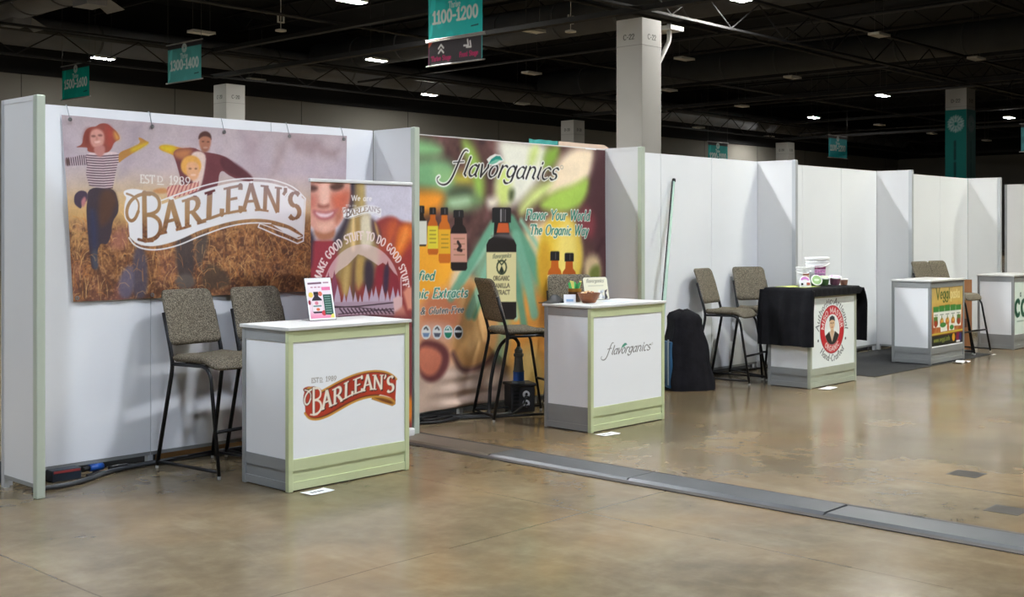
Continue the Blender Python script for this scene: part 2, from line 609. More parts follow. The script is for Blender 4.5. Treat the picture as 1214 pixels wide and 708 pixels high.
    def m_text(self, s, fn, cap, weight=0.14, contrast=0.45, serif=0.0, slant=0.0, track=0.05, M=None, grow=0.0, nib=15):
        """fn maps (x, y) in cap heights to the tracing frame; cap is the cap height in metres"""
        if M is None:
            M = np.zeros((self.ny, self.nx))
        x = 0.0
        ca = math.radians(nib)
        for ch in s:
            adv, strokes, ser = G[ch]
            segs = [(st, None) for st in strokes]
            if serif:
                segs += [([(p[0] - serif, p[1]), (p[0] + serif, p[1])], 0.09) for p in ser]
            for st, fixed in segs:
                P = self.tr([fn(x + px + slant * py, py) for px, py in st])
                W = []
                for i in range(len(st) - 1):
                    th = math.atan2(st[i + 1][1] - st[i][1], st[i + 1][0] - st[i][0])
                    k = contrast + (1 - contrast) * abs(math.sin(th - ca))
                    W.append(((weight * k if fixed is None else weight * 0.42) + grow) * cap)
                self.m_stroke(P, W, M=M, butt=bool(serif) and not grow)
            x += adv + track
        return M

    def text(self, s, p0, p1, h, col, cap, fit=True, op=1.0, halo=None, halow=0.12, **kw):
        """text from p0 to p1 (baseline, tracing frame), h = cap height vector in the tracing frame"""
        tw = text_width(s, kw.get('track', 0.05))
        ux, uy = (p1[0] - p0[0]) / tw, (p1[1] - p0[1]) / tw

        def fn(x, y):
            return (p0[0] + ux * x + h[0] * y, p0[1] + uy * x + h[1] * y)
        if halo is not None:
            self.blend(self.m_text(s, fn, cap, grow=halow, **kw), halo, op)
        M = self.m_text(s, fn, cap, **kw)
        self.blend(M, col, op)
        return M

    def noise(self, scale, seed=0, octaves=3, stretch=(1, 1)):
        r = np.random.default_rng(seed)
        out = np.zeros(self.A.shape)
        amp, tot = 1.0, 0
        for o in range(octaves):
            sx, sy = scale * stretch[0] * 2 ** o, scale * stretch[1] * 2 ** o
            X = (self.A - self.a[0]) * sx
            Y = (self.B - self.b[0]) * sy
            nx, ny = int(X.max()) + 3, int(Y.max()) + 3
            g = r.random((ny, nx))
            i, j = X.astype(int), Y.astype(int)
            u, v = X - i, Y - j
            u, v = u * u * (3 - 2 * u), v * v * (3 - 2 * v)
            out += amp * ((g[j, i] * (1 - u) + g[j, i + 1] * u) * (1 - v) + (g[j + 1, i] * (1 - u) + g[j + 1, i + 1] * u) * v)
            tot += amp
            amp *= 0.55
        return out / tot

    def mesh(self, name, pos, m):
        """pos maps arrays (A, B) -> X, Y, Z"""
        X, Y, Z = pos(self.A, self.B)
        n = self.nx * self.ny
        co = np.stack([np.broadcast_to(q, self.A.shape).ravel() for q in (X, Y, Z)], 1).astype(np.float32)
        i = np.arange(n).reshape(self.ny, self.nx)
        q = np.stack([i[:-1, :-1], i[:-1, 1:], i[1:, 1:], i[1:, :-1]], -1).reshape(-1, 4).astype(np.int32)
        me = bpy.data.meshes.new(name)
        me.vertices.add(n)
        me.vertices.foreach_set('co', co.ravel())
        me.loops.add(q.size)
        me.loops.foreach_set('vertex_index', q.ravel())
        me.polygons.add(len(q))
        me.polygons.foreach_set('loop_start', np.arange(0, q.size, 4, dtype=np.int32))
        me.polygons.foreach_set('use_smooth', np.ones(len(q), bool))
        me.update()
        at = me.attributes.new('ink', 'FLOAT_COLOR', 'POINT')
        c = np.ones((n, 4), np.float32)
        c[:, :3] = lin(np.clip(self.C, 0, 1)).reshape(-1, 3)
        at.data.foreach_set('color', c.ravel())
        me.materials.append(m)
        me.validate()
        return me


def tracer(Y):
    """the sheet hangs in the plane y = Y: turns a point of the traced picture into metres on the sheet"""
    s, c = math.sin(YAW), math.cos(YAW)

    def T(p):
        a = (p[0] - 607.0) / FPX
        dx, dy, dz = s + a * c, c - a * s, -(p[1] - HOR) / FPX
        k = (Y - CAM[1]) / dy
        return (CAM[0] + dx * k, CAM[2] + dz * k)
    return T


def crop(ox, oy, sc):
    return lambda *pts: [(ox + x / sc, oy + y / sc) for x, y in pts]


def shade_ink(C, A, B, amp, seed):
    return C


# ------------------------------------------------------------------ printed pictures
def barleans_logo(cv, F, style):
    """ribbon logo; F maps traced logo points (frame of the big banner) to the sheet's tracing frame.
    style 'cut': white ribbon, letters show the picture below; 'red': red ribbon, cream letters"""
    old_T, old_sm = cv.T, cv.sm
    cv.T = F
    cv.sm = 0
    before = cv.C.copy()
    u = np.linalg.norm(cv.tr([(200, 250)])[0] - cv.tr([(201, 250)])[0])      # metres per traced unit
    v = np.linalg.norm(cv.tr([(200, 250)])[0] - cv.tr([(200, 251)])[0])
    top = [(191.3, 241.3), (210, 235), (233, 227), (247, 222), (258.6, 218.7), (277, 214.8), (294, 213.6), (314.5, 214.8),
           (333, 218.7), (349, 225.7), (361.5, 236)]
    bot = [(359.6, 278.5), (349, 270), (336, 264.5), (321, 260), (302, 258.3), (279, 260.6), (258.6, 266), (240, 271.5),
           (221, 280), (205, 286.5), (190, 290.5), (176, 292), (162, 289), (152.5, 281)]
    left = [(151, 265), (147, 254), (146.5, 242), (150, 233), (146, 229), (147, 225), (157, 222.7), (170, 224.6), (183, 228), (190, 234)]
    otop = [(190, 237), (210, 229.8), (233, 221.5), (258, 214.5), (280, 211), (300, 210), (320, 211.5), (340, 217), (355, 226), (362.5, 235)]
    obot = [(151.5, 281.5), (158.6, 290.5), (171, 295.4), (186.6, 296), (205, 292.3), (221, 286.3), (241, 278.2), (258.6, 271.4),
            (279, 265.6), (302, 263.2), (321, 264.5)]
    tail = [(308, 264.4), (306.5, 268.6), (330, 279), (353, 288.4), (359.6, 285.5), (360.2, 276), (345, 270), (330, 265)]
    def ch(P):
        return [tuple(k) for k in Canvas.chaikin(np.array(P, float), 2, False)]
    top, bot, left = ch(top), ch(bot), ch(left)
    if style == 'cut':
        rib, line, lw = (238, 236, 236), (240, 238, 238), 1.5 * u
        cv.fill(left + top + bot, rib)
        cv.line(otop, lw, line, sm=2)
        cv.line([(362.5, 235), (360.2, 276), (359.6, 285.5)], lw, line)
        cv.line(obot, lw, line, sm=2)
        cv.line([(308, 264.4), (306.5, 268.6), (330, 279), (353, 288.4), (359.6, 285.5)], lw, line)
        cv.line([(308, 264.4), (321, 269), (340, 277), (354, 283), (359, 281)], lw * 0.8, line)
        cv.fill([(322, 265.4), (340, 270.5), (358, 279.5), (352, 281.5), (336, 275)], rib)
        ink = before * 0.68 + np.array([0.10, 0.05, 0.04])
        shd = (150, 138, 130)
    else:
        gold, red, dk = (208, 150, 62), (186, 60, 38), (104, 50, 30)
        cv.fill(left + ch(otop) + ch(obot[::-1]), dk)
        cv.fill(tail, (150, 100, 40))
        cv.fill([(312, 267), (330, 270), (352, 280), (350, 285), (330, 276)], (120, 66, 30))
        cv.line([(309, 266.6), (330, 277), (353, 286.5), (358, 284)], 2.6 * u, gold)
        cv.fill(left + top + bot, red)
        cv.fill(top[8:24] + bot[20:36], (158, 50, 34), soft=8 * u, op=0.5)
        cv.line(otop, 3.6 * u, gold, sm=2)
        cv.line([(150, 279)] + obot[1:] + [(336, 268), (350, 274), (358, 281)], 4.0 * u, gold, sm=2)
        cv.line([(153, 230), (160, 226), (172, 228)], 4 * u, gold)
        cv.line([(154, 229), (160, 229)], 2 * u, (84, 110, 60))
        ink = hx((240, 232, 214))
        ink = np.ones_like(cv.C) * ink
        shd = (84, 40, 30)

    def letter(ch, bl, br, tl, weight, serif, col, off=(0, 0), grow=0.0, contrast=0.35):
        adv = G[ch][0]
        h = (tl[0] - bl[0], tl[1] - bl[1])
        cap = abs(h[1]) * v

        def fn(x, y):
            return (bl[0] + off[0] + (br[0] - bl[0]) * x / adv + h[0] * y, bl[1] + off[1] + (br[1] - bl[1]) * x / adv + h[1] * y)
        cv.blend(cv.m_text(ch, fn, cap, weight=weight, contrast=contrast, serif=serif, grow=grow), col)

    L = [('A', (192, 276), (214, 270.5), (192, 239), 0.20), ('R', (218, 269.5), (241, 262.5), (218.5, 237), 0.22),
         ('L', (243.5, 260), (264.5, 252.5), (244.5, 228), 0.22), ('E', (266.5, 252.5), (286.5, 248.5), (267, 222.5), 0.22),
         ('A', (287.5, 249), (308, 248), (287.5, 217), 0.21), ('N', (310, 248.5), (332.5, 251.5), (311, 219.5), 0.20),
         ("'", (333, 250), (340, 252), (334, 221), 0.18), ('S', (340, 258.5), (356.5, 259), (341.5, 227.5), 0.24)]
    if style == 'cut':
        for ch, bl, br, tl, wt in L:
            letter(ch, bl, br, tl, 0.07, 0.13, shd, (2.0, 2.2))
            letter(ch, bl, br, tl, wt, 0.16, (238, 236, 236), (0.7, 0.8), 0.05)
    for ch, bl, br, tl, wt in L:
        if style == 'red':
            letter(ch, bl, br, tl, wt, 0.16, shd, (1.4, 1.2), 0.03)
        letter(ch, bl, br, tl, wt, 0.15, ink)
    # the big initial with its loop
    loop = [(178, 229.5), (170, 229), (161, 232), (153, 239), (149, 249), (150, 258), (154.5, 262), (160, 259), (164, 250), (165, 241),
            (162, 235), (156, 231), (150, 229)]
    if style == 'red':
        cv.line(loop, 5.5 * u, shd, sm=2)
    else:
        cv.line(loop, 6.0 * u, (240, 238, 238), sm=2)
    cv.line(loop[:9], 3.6 * u, ink, sm=2)
    cv.line(loop[8:], 2.2 * u, ink, sm=2)
    bowl1 = [(172, 228), (180, 228), (187, 233), (189, 241), (187, 249), (180, 253), (173, 254)]
    bowl2 = [(173, 254), (181, 254.5), (188, 260), (190, 268), (188, 277), (182, 283), (172, 285)]
    if style == 'red':
        cv.line([(171.5, 228), (171.5, 284)], 7 * u, shd)
    cv.line([(171.5, 228), (171.5, 284)], 5.4 * u, ink)
    cv.line(bowl1, 3.8 * u, ink, sm=2)
    cv.line(bowl2, 4.4 * u, ink, sm=2)
    cv.line([(164, 283.5), (172, 285.5), (180, 285)], 3.0 * u, ink)
    # ESTD 1989 above
    c2 = (240, 236, 230) if style == 'cut' else (140, 132, 118)
    cap = 9.2 * v
    cv.text('EST', (166.5, 215.8), (183.5, 216.6), (0, -9.6), c2, cap, weight=0.15, serif=0.10, contrast=0.5)
    cv.text('D', (186, 214.8), (193, 215.2), (0, -7), c2, cap * 0.7, weight=0.16, serif=0.10, contrast=0.5)
    cv.line([(186.5, 217.3), (193.5, 217.8)], 0.9 * u, c2)
    cv.text('1989', (200.5, 217), (226, 219.2), (0, -10), c2, cap, weight=0.15, contrast=0.5)
    cv.T, cv.sm = old_T, old_sm


def flav_logo(cv, F, dark, halo, leaf1, leaf2, k=1.0):
    old_T = cv.T
    cv.T = F
    q = crop(500, 155, 5.445)
    v = np.linalg.norm(cv.tr([(600, 200)])[0] - cv.tr([(600, 201)])[0])
    big = q((303, 132), (290, 122), (272, 136), (252, 178), (228, 236), (200, 300), (170, 342), (135, 352), (104, 336), (96, 308), (112, 296))
    bar = q((207, 205), (275, 200))
    bs = Canvas.chaikin(cv.tr(big), 2, False)
    nb = len(bs) - 1
    M = cv.m_stroke(bs, [v * (1.0 + 1.5 * math.sin(math.pi * min(1, (k + 1) / nb * 1.15)) ** 1.2) for k in range(nb)])
    M = cv.m_stroke(cv.tr(bar), v * 1.2, M=M)
    Mh = cv.m_stroke(bs, v * 5.4)
    Mh = cv.m_stroke(cv.tr(bar), v * 4.0, M=Mh)
    p0, p1 = q((262, 290), (866, 318))
    s = 'lavorganics'
    tw = text_width(s, 0.02)
    ux, uy = (p1[0] - p0[0]) / tw, (p1[1] - p0[1]) / tw
    h = (150 / 5.445 * 0.0, -122 / 5.445)

    def fn(x, y):
        return (p0[0] + ux * x, p0[1] + uy * x + h[1] * y)
    cap = 22.4 * v
    cv.m_text(s, fn, cap, weight=0.135, contrast=0.22, slant=0.38, track=0.02, M=M, nib=32)
    cv.m_text(s, fn, cap, weight=0.135, contrast=0.22, slant=0.38, track=0.02, M=Mh, grow=0.13, nib=32)
    if halo is not None:
        cv.blend(Mh, halo, 0.92)
    cv.blend(M, dark)
    if leaf1 is not None:
        if halo is not None:
            cv.fill(q((420, 185), (440, 165), (470, 150), (505, 158), (528, 192), (505, 206), (475, 226), (440, 222)), halo, op=0.9)
        cv.fill(q((432, 214), (448, 184), (478, 162), (503, 164), (520, 190), (496, 192), (478, 206), (456, 216)), leaf1)
        cv.fill(q((432, 214), (450, 200), (476, 186), (512, 186), (496, 194), (478, 206), (456, 216)), leaf2)
    cv.line(arc(*q((902, 236))[0], 1.6, 2.2, 0, 360, 10), v * 0.6, (150, 150, 140))
    cv.T = old_T


def family_banner():
    """sunset meadow with three people and the ribbon logo"""
    Y = 0.485
    cv = Canvas(0.375, 1.150, 2.750, 2.378, 0.0040, (176, 160, 164))
    cv.T = T = tracer(Y)
    h = (cv.B - cv.b[0]) / (cv.b[-1] - cv.b[0])
    x = (cv.A - cv.a[0]) / (cv.a[-1] - cv.a[0])

    def ramp3(t, stops):
        out = np.zeros(t.shape + (3,))
        ps = [s[0] for s in stops]
        for k in range(3):
            out[..., k] = np.interp(t, ps, [hx(s[1])[k] for s in stops])
        return out
    cv.C = ramp3(h, [(0, (92, 62, 46)), (0.18, (112, 76, 54)), (0.38, (124, 84, 56)), (0.44, (142, 106, 72)), (0.50, (184, 150, 112)), (0.62, (178, 160, 148)),
                     (0.75, (172, 158, 164)), (1.0, (166, 152, 154))])
    # warm glow of the low sun, left of the middle
    g = np.exp(-((x - 0.33) / 0.22) ** 2 - ((h - 0.52) / 0.14) ** 2)
    cv.blend(g, (206, 170, 104), 0.75)
    g = np.exp(-((x - 0.40) / 0.13) ** 2 - ((h - 0.70) / 0.2) ** 2)
    cv.blend(g, (196, 176, 176), 0.5)
    g = np.exp(-((x - 0.03) / 0.10) ** 2 - ((h - 0.42) / 0.12) ** 2)
    cv.blend(g, (206, 166, 110), 0.7)
    cv.blend(np.clip((x - 0.86) / 0.1, 0, 1) * np.clip((0.52 - h) * 8, 0, 1), (88, 52, 42), 0.7)
    # sky smudges
    cv.blend(np.clip((cv.noise(4, 3, 3) - 0.55) * 3, 0, 1) * (h > 0.6), (150, 132, 138), 0.5)
    for pts, c in (([(345, 160), (380, 168), (372, 185), (350, 178)], (142, 122, 122)), ([(328, 170), (345, 165), (330, 205), (318, 212)], (150, 132, 132)),
                   ([(375, 172), (402, 178), (398, 188), (380, 184)], (140, 118, 116)), ([(160, 148), (168, 146), (150, 205), (140, 212)], (150, 136, 142)),
                   ([(285, 155), (310, 160), (300, 185), (288, 180)], (156, 138, 142))):
        cv.fill(pts, c, soft=0.05, op=0.7)
    # meadow: clumps and thin stalks
    field = np.clip((0.46 - h) * 14, 0, 1)
    n1 = cv.noise(13, 5, 4)
    n2 = cv.noise(60, 8, 2)
    cv.blend(field * np.clip((n1 - 0.5) * 4, 0, 1), (160, 110, 68), 0.7)
    cv.blend(field * np.clip((0.46 - n1) * 4, 0, 1), (86, 58, 48), 0.8)
    cv.blend(field * np.clip((n2 - 0.56) * 5, 0, 1), (186, 138, 94), 0.55)
    cv.blend(field * np.clip((0.42 - n2) * 5, 0, 1), (72, 48, 42), 0.6)
    pk = np.clip((cv.noise(5, 21, 2) - 0.5) * 4, 0, 1) * field * np.clip(1 - abs(x - 0.17) * 4, 0, 1)
    cv.blend(pk, (164, 104, 98), 0.55)
    R = np.random.default_rng(5)
    for k in range(420):
        a = R.uniform(cv.a[0], cv.a[-1])
        b = R.uniform(cv.b[0], cv.b[0] + 0.5)
        L = R.uniform(0.03, 0.14)
        t = R.normal(0, 0.7)
        P = np.array([(a + L * math.sin(t * s) * s, b + L * s * math.cos(t * s)) for s in (0, 0.35, 0.7, 1.0)])
        cv.blend(cv.m_stroke(P, 0.0036), [(206, 158, 96), (150, 96, 52), (186, 120, 62), (222, 182, 120)][k % 4], 0.7)

    cv.sm = 2
    A = crop(60, 130, 5.9)
    Bq = crop(60, 240, 5.9)
    D = crop(60, 120, 2.95)
    # woman: jeans, jacket tied at the waist, striped top, arms, head with red hair
    cv.fill(A((250, 540), (440, 540), (472, 640), (470, 708)) + Bq((455, 90), (425, 130), (412, 240), (380, 300), (330, 280), (300, 360), (315, 460), (268, 475), (256, 420), (246, 300), (230, 60)) + A((240, 640)), (66, 56, 62))
    cv.fill(A((330, 560), (440, 560), (465, 650)) + Bq((440, 30), (410, 120), (330, 180), (316, 80)), (84, 60, 50), soft=0.03)
    cv.fill(Bq((250, 40), (300, 60), (310, 330), (262, 330)), (60, 62, 84), soft=0.03)
    cv.fill(Bq((262, 330), (310, 330), (318, 470), (275, 470)), (72, 74, 84), soft=0.015)
    cv.fill(A((134, 650), (140, 592), (190, 560), (250, 575), (236, 650), (200, 640)) + Bq((196, 50), (150, 22)), (70, 58, 72))
    cv.fill(A((190, 640), (225, 600), (236, 640), (205, 690)), (168, 110, 112), soft=0.01)
    top = A((232, 320), (290, 292), (350, 300), (410, 288), (470, 292), (498, 330), (470, 380), (448, 470), (430, 548), (330, 548), (258, 530), (238, 450), (246, 385))
    arm = A((92, 335), (150, 330), (236, 306), (250, 384), (160, 390), (92, 392))
    cv.fill(arm, (190, 172, 174))
    cv.fill(top, (198, 178, 178))
    Mt, _ = cv.m_poly(cv.tr(top), 0)
    Ma, _ = cv.m_poly(cv.tr(arm), 0)
    for k in range(14):
        y = 312 + k * 17.5
        cv.blend(cv.m_stroke(cv.tr(A((225, y + 2), (300, y + 8), (360, y + 10), (430, y + 4), (500, y - 2))), 0.0085) * Mt, (72, 50, 62), 0.9)
    for k in range(10):
        xx = 96 + k * 16
        cv.blend(cv.m_stroke(cv.tr(A((xx, 320), (xx + 8, 400))), 0.0085) * Ma, (58, 40, 52), 0.9)
    cv.fill(A((90, 340), (118, 338), (118, 390), (90, 392)), (84, 62, 58), soft=0.01)
    cv.fill(A((486, 292), (560, 262), (630, 228), (610, 190), (625, 186), (668, 212), (690, 222), (660, 246), (580, 296), (500, 352), (480, 372), (478, 320)), (166, 118, 62))
    cv.fill(A((560, 265), (650, 230), (690, 222), (640, 258), (570, 296)), (190, 164, 44), soft=0.02)
    cv.fill(A((160, 262), (215, 244), (222, 190), (240, 140), (280, 116), (315, 116), (345, 92), (392, 90), (430, 120), (470, 150), (494, 200), (462, 214), (440, 232), (425, 270), (395, 300), (300, 300), (250, 290), (255, 262), (220, 262)), (132, 68, 58))
    cv.fill(A((380, 100), (430, 125), (440, 190), (420, 260), (392, 250)), (150, 66, 56), soft=0.03)
    cv.fill(A((440, 140), (492, 190), (460, 212)), (206, 156, 76), soft=0.03)
    cv.fill(A((228, 200), (245, 140), (275, 130), (268, 240), (236, 250)), (112, 52, 44), soft=0.03)
    cv.fill(A((272, 180), (285, 140), (330, 128), (368, 150), (376, 200), (362, 250), (330, 268), (292, 258), (274, 222)), (186, 134, 122), soft=0.012)
    cv.fill(A((300, 258), (372, 240), (380, 292), (345, 336), (300, 300)), (172, 116, 108), soft=0.01)
    for p in ((298, 182), (345, 176)):
        cv.ell(A(p)[0], 2.2, 0.9, (96, 56, 52), soft=0.008)
    cv.ell(A((322, 198))[0], 1.0, 2.2, (168, 112, 100), soft=0.01)
    cv.fill(A((302, 220), (348, 214), (338, 228), (314, 230)), (214, 178, 168), soft=0.008)
    # man: arms wide, plum shirt over pale tee
    cv.fill(A((752, 250), (790, 236), (890, 250), (930, 262), (1010, 264), (1056, 280), (1062, 320), (960, 334), (900, 330), (812, 292), (762, 276)), (186, 130, 60))
    cv.fill(A((752, 250), (800, 238), (880, 252), (890, 300), (800, 290)), (196, 168, 40), soft=0.02)
    cv.fill(D((420, 165), (500, 155), (520, 170), (585, 180), (630, 200), (668, 240), (716, 268), (700, 282), (630, 262), (588, 230), (582, 300), (560, 330), (470, 330), (445, 220)), (104, 58, 62))
    cv.fill(D((590, 184), (640, 206), (716, 266), (690, 272), (628, 252), (590, 226)), (84, 46, 52), soft=0.015)
    cv.fill(D((425, 168), (500, 158), (480, 200), (440, 196)), (172, 112, 74), soft=0.03)
    cv.fill(D((490, 170), (545, 172), (540, 240), (525, 310), (500, 310), (492, 220)), (206, 182, 172), soft=0.01)
    cv.fill(D((516, 140), (524, 108), (545, 102), (560, 116), (560, 150), (546, 174), (528, 172)), (158, 106, 84), soft=0.008)
    cv.fill(D((514, 132), (518, 108), (540, 97), (560, 108), (562, 134), (556, 120), (530, 116)), (74, 46, 42), soft=0.006)
    cv.ell(D((541, 158))[0], 2.2, 0.7, (206, 172, 158), soft=0.008)
    cv.fill(D((524, 160), (558, 160), (546, 176), (532, 174)), (120, 76, 64), soft=0.02, op=0.5)
    for p in ((532, 136), (550, 137)):
        cv.ell(D(p)[0], 1.3, 0.6, (74, 46, 40), soft=0.006)
    # child in front, fair hair, red striped sleeve, jeans of both below the ribbon
    cv.ell(D((492, 222))[0], 12.0, 12.5, (206, 152, 78), soft=0.01)
    cv.fill(D((474, 215), (490, 206), (514, 210), (522, 240), (516, 268), (494, 276), (478, 262)), (204, 154, 118), soft=0.012)
    for p in ((488, 232), (508, 232)):
        cv.ell(D(p)[0], 1.4, 0.8, (120, 76, 54), soft=0.006)
    cv.ell(D((499, 254))[0], 2.8, 1.0, (222, 190, 172), soft=0.008)
    sl = D((400, 300), (430, 290), (480, 288), (520, 276), (520, 310), (440, 335), (408, 335))
    cv.fill(sl, (204, 158, 140))
    Ms, _ = cv.m_poly(cv.tr(sl), 0)
    for k in range(9):
        cv.blend(cv.m_stroke(cv.tr(D((392 + k * 14, 340), (425 + k * 12, 272))), 0.009) * Ms, (156, 72, 78), 0.85)
    cv.fill(D((352, 308), (400, 298), (412, 318), (372, 322)), (188, 134, 88), soft=0.01)
    for leg, c in ((((436, 470), (500, 460), (506, 560), (490, 640), (450, 640), (434, 560)), (64, 58, 60)),
                   (((506, 470), (556, 455), (540, 540), (510, 600)), (74, 66, 62)),
                   (((286, 500), (336, 520), (340, 690), (282, 690)), (76, 72, 86)),
                   (((236, 600), (290, 560), (290, 690), (230, 690)), (96, 92, 112)),
                   (((540, 560), (600, 580), (640, 650), (520, 660)), (74, 60, 50))):
        cv.fill(D(*leg), c, soft=0.02, op=0.85)
    cv.ell(D((470, 630))[0], 12, 9, (98, 88, 82), soft=0.02)
    R = np.random.default_rng(9)
    for k in range(120):
        a = R.uniform(cv.a[0] + 0.05, cv.a[-1] - 0.1)
        b = R.uniform(cv.b[0], cv.b[0] + 0.34)
        L = R.uniform(0.03, 0.12)
        t = R.normal(0, 0.9)
        P = np.array([(a + L * math.sin(t * s) * s, b + L * s * math.cos(t * s)) for s in (0, 0.35, 0.7, 1.0)])
        cv.blend(cv.m_stroke(P, 0.0038), [(214, 168, 108), (160, 104, 60), (196, 130, 74)][k % 3], 0.6)
    cv.C = np.clip(cv.C * 1.12, 0, 1)
    cv.grain(0.045, 16, 77)
    barleans_logo(cv, T, 'cut')
    a0, b0 = cv.a[0], cv.b[0]

    def pos(Aa, Bb):
        s = (Aa - a0) / 2.375
        t = (Bb - b0) / 1.228
        Z = Bb - 0.012 * np.sin(np.pi * s) * t + 0.01 * np.abs(np.sin(np.pi * s * 4)) * t * 0 + (0.018 * (1 - s) - 0.014 * s) * (1 - t) * 0
        X = Aa + 0.075 * (1 - t) * np.exp(-s * 12)        # lower left corner pulled in
        Yy = Y + 0.006 * np.sin(s * 31 + t * 2.2) * (0.3 + 0.7 * t) + 0.004 * np.sin(s * 67 - t * 5) + 0.004 * np.sin(s * 9 + t * 8)
        return X, Yy, Z
    return cv, pos


def portrait_print():
    """smiling woman, lettering on an arch over mountains and firs"""
    Y = 0.0
    cv = Canvas(2.012, 0.06, 2.998, 1.985, 0.0046, (150, 60, 56))
    cv.T = T = tracer(Y)
    q = crop(360, 205, 7.45)
    r = crop(360, 290, 7.45)
    t = crop(356, 202, 6.676)
    cv.sm = 2
    cv.fill(t((-40, 40), (960, 40), (960, 560), (-40, 560)), (192, 187, 199), sm=0)
    cv.fill(t((540, 470), (590, 400), (680, 362), (750, 376), (800, 410), (960, 440), (960, 2000), (-60, 2000), (-60, 640), (540, 600)), (138, 58, 56), soft=0.025)
    cv.fill(t((640, 440), (700, 380), (750, 400), (720, 520), (660, 640), (610, 700), (600, 560)), (160, 72, 56), soft=0.05)
    cv.fill(t((690, 430), (740, 390), (770, 430), (720, 560), (670, 640)), (186, 88, 54), soft=0.04)
    cv.fill(t((760, 460), (810, 420), (900, 430), (900, 580), (800, 690), (720, 720)), (206, 108, 44), soft=0.04)
    cv.fill(t((800, 480), (840, 440), (850, 520), (760, 660)), (222, 132, 62), soft=0.03)
    cv.fill(t((860, 560), (900, 560), (900, 760), (760, 900), (780, 720)), (150, 56, 52), soft=0.06)
    # long hair: dark by the cheek, blond strands to the right
    cv.fill(t((395, 40), (500, 40), (495, 260), (560, 430), (620, 640), (600, 900), (250, 900), (260, 600), (350, 420), (400, 260)), (150, 126, 84), soft=0.04)
    cv.fill(t((340, 40), (430, 40), (425, 180), (410, 300), (360, 460), (300, 640), (220, 700), (250, 540), (330, 420), (385, 260)), (62, 53, 62), soft=0.03)
    cv.fill(t((455, 90), (492, 90), (500, 250), (470, 320)), (176, 152, 96), soft=0.03)
    cv.fill(t((395, 400), (420, 360), (440, 500), (430, 640), (390, 640)), (214, 184, 128), soft=0.02)
    cv.fill(t((465, 340), (545, 345), (560, 480), (560, 620), (460, 620)), (206, 194, 168), soft=0.03)
    cv.fill(t((425, 380), (455, 340), (470, 500), (455, 640), (430, 620)), (160, 128, 78), soft=0.02)
    cv.fill(t((550, 370), (600, 420), (640, 540), (600, 600), (560, 480)), (80, 60, 64), soft=0.03)
    cv.fill(t((575, 400), (600, 440), (620, 520), (600, 520)), (196, 150, 92), soft=0.02)
    cv.fill(t((-40, 430), (90, 470), (120, 600), (100, 800), (-40, 800)), (62, 50, 58), soft=0.03)
    # jumper, neck, face
    cv.fill(t((90, 560), (180, 548), (260, 552), (300, 700), (220, 900), (60, 900), (90, 700)), (142, 52, 62), soft=0.03)
    cv.fill(t((86, 440), (270, 440), (268, 520), (230, 556), (120, 556)), (166, 108, 82), soft=0.02)
    cv.fill(t((-40, 30), (385, 30), (392, 180), (362, 300), (330, 390), (268, 470), (195, 502), (120, 486), (60, 430), (-40, 400)), (204, 148, 132), soft=0.018)
    cv.fill(t((230, 190), (380, 150), (385, 230), (345, 330), (270, 330), (240, 270)), (194, 102, 80), soft=0.05)
    cv.fill(t((60, 190), (130, 200), (120, 300), (60, 310)), (190, 116, 102), soft=0.04)
    cv.fill(t((150, 80), (215, 80), (222, 200), (215, 260), (180, 285), (150, 260)), (224, 178, 162), soft=0.03)
    cv.fill(t((128, 262), (175, 285), (222, 262), (218, 298), (135, 300)), (146, 84, 74), soft=0.02)
    cv.fill(t((60, 118), (100, 112), (135, 140), (110, 168), (60, 166)), (92, 62, 58), soft=0.02)
    cv.fill(t((225, 118), (290, 96), (345, 112), (320, 150), (270, 165), (232, 150)), (88, 60, 54), soft=0.02)
    cv.fill(t((230, 60), (350, 60), (370, 100), (290, 84), (230, 96)), (120, 80, 68), soft=0.02)
    cv.fill(t((84, 312), (150, 322), (200, 330), (262, 312), (302, 296), (262, 372), (200, 398), (140, 390), (100, 356)), (170, 96, 98), soft=0.02)
    cv.fill(t((108, 330), (160, 342), (205, 346), (262, 326), (232, 364), (185, 376), (138, 366)), (222, 192, 196), soft=0.014)
    cv.fill(t((130, 420), (200, 428), (250, 410), (230, 462), (180, 480), (135, 462)), (226, 178, 158), soft=0.04)
    cv.fill(t((270, 330), (330, 300), (320, 380), (270, 440)), (180, 112, 90), soft=0.03)
    # strands that show inside the mountain
    for pts, c, sf in ((((300, 240), (420, 130), (430, 300), (390, 460), (330, 460)), (172, 138, 80), .03), (((340, 220), (400, 170), (370, 440), (345, 440)), (196, 164, 104), .02),
                       (((420, 150), (470, 90), (440, 400), (480, 500), (400, 500)), (104, 76, 60), .03), (((455, 100), (530, 110), (520, 300), (470, 430), (450, 300)), (190, 154, 88), .03),
                       (((530, 120), (610, 150), (620, 330), (560, 450), (520, 330)), (64, 52, 62), .03), (((620, 180), (700, 170), (690, 380), (620, 400)), (146, 46, 58), .03),
                       (((700, 180), (750, 170), (740, 420), (690, 440)), (70, 50, 70), .02), (((750, 200), (850, 300), (850, 480), (750, 480)), (142, 50, 60), .03)):
        cv.fill(r(*pts), c, soft=sf)
    cv.C = np.clip(cv.C * 1.08, 0, 1)
    cv.grain(0.05, 12, 19)
    cv.sm = 0
    # arch disc
    c = np.array(T((428.5, 349)))
    R0 = 0.378

    def disc(a0, a1, rr, n=40):
        return [(c[0] + rr * math.cos(math.radians(a0 + (a1 - a0) * k / n)), c[1] + rr * math.sin(math.radians(a0 + (a1 - a0) * k / n))) for k in range(n + 1)]
    old = cv.T
    cv.T = lambda p: p
    base = cv.C.copy()
    low = c[1] - 0.62
    archp = disc(0, 180, R0) + [(c[0] - R0, low), (c[0] + R0, low)]
    M, _ = cv.m_poly(np.array(archp), 0)
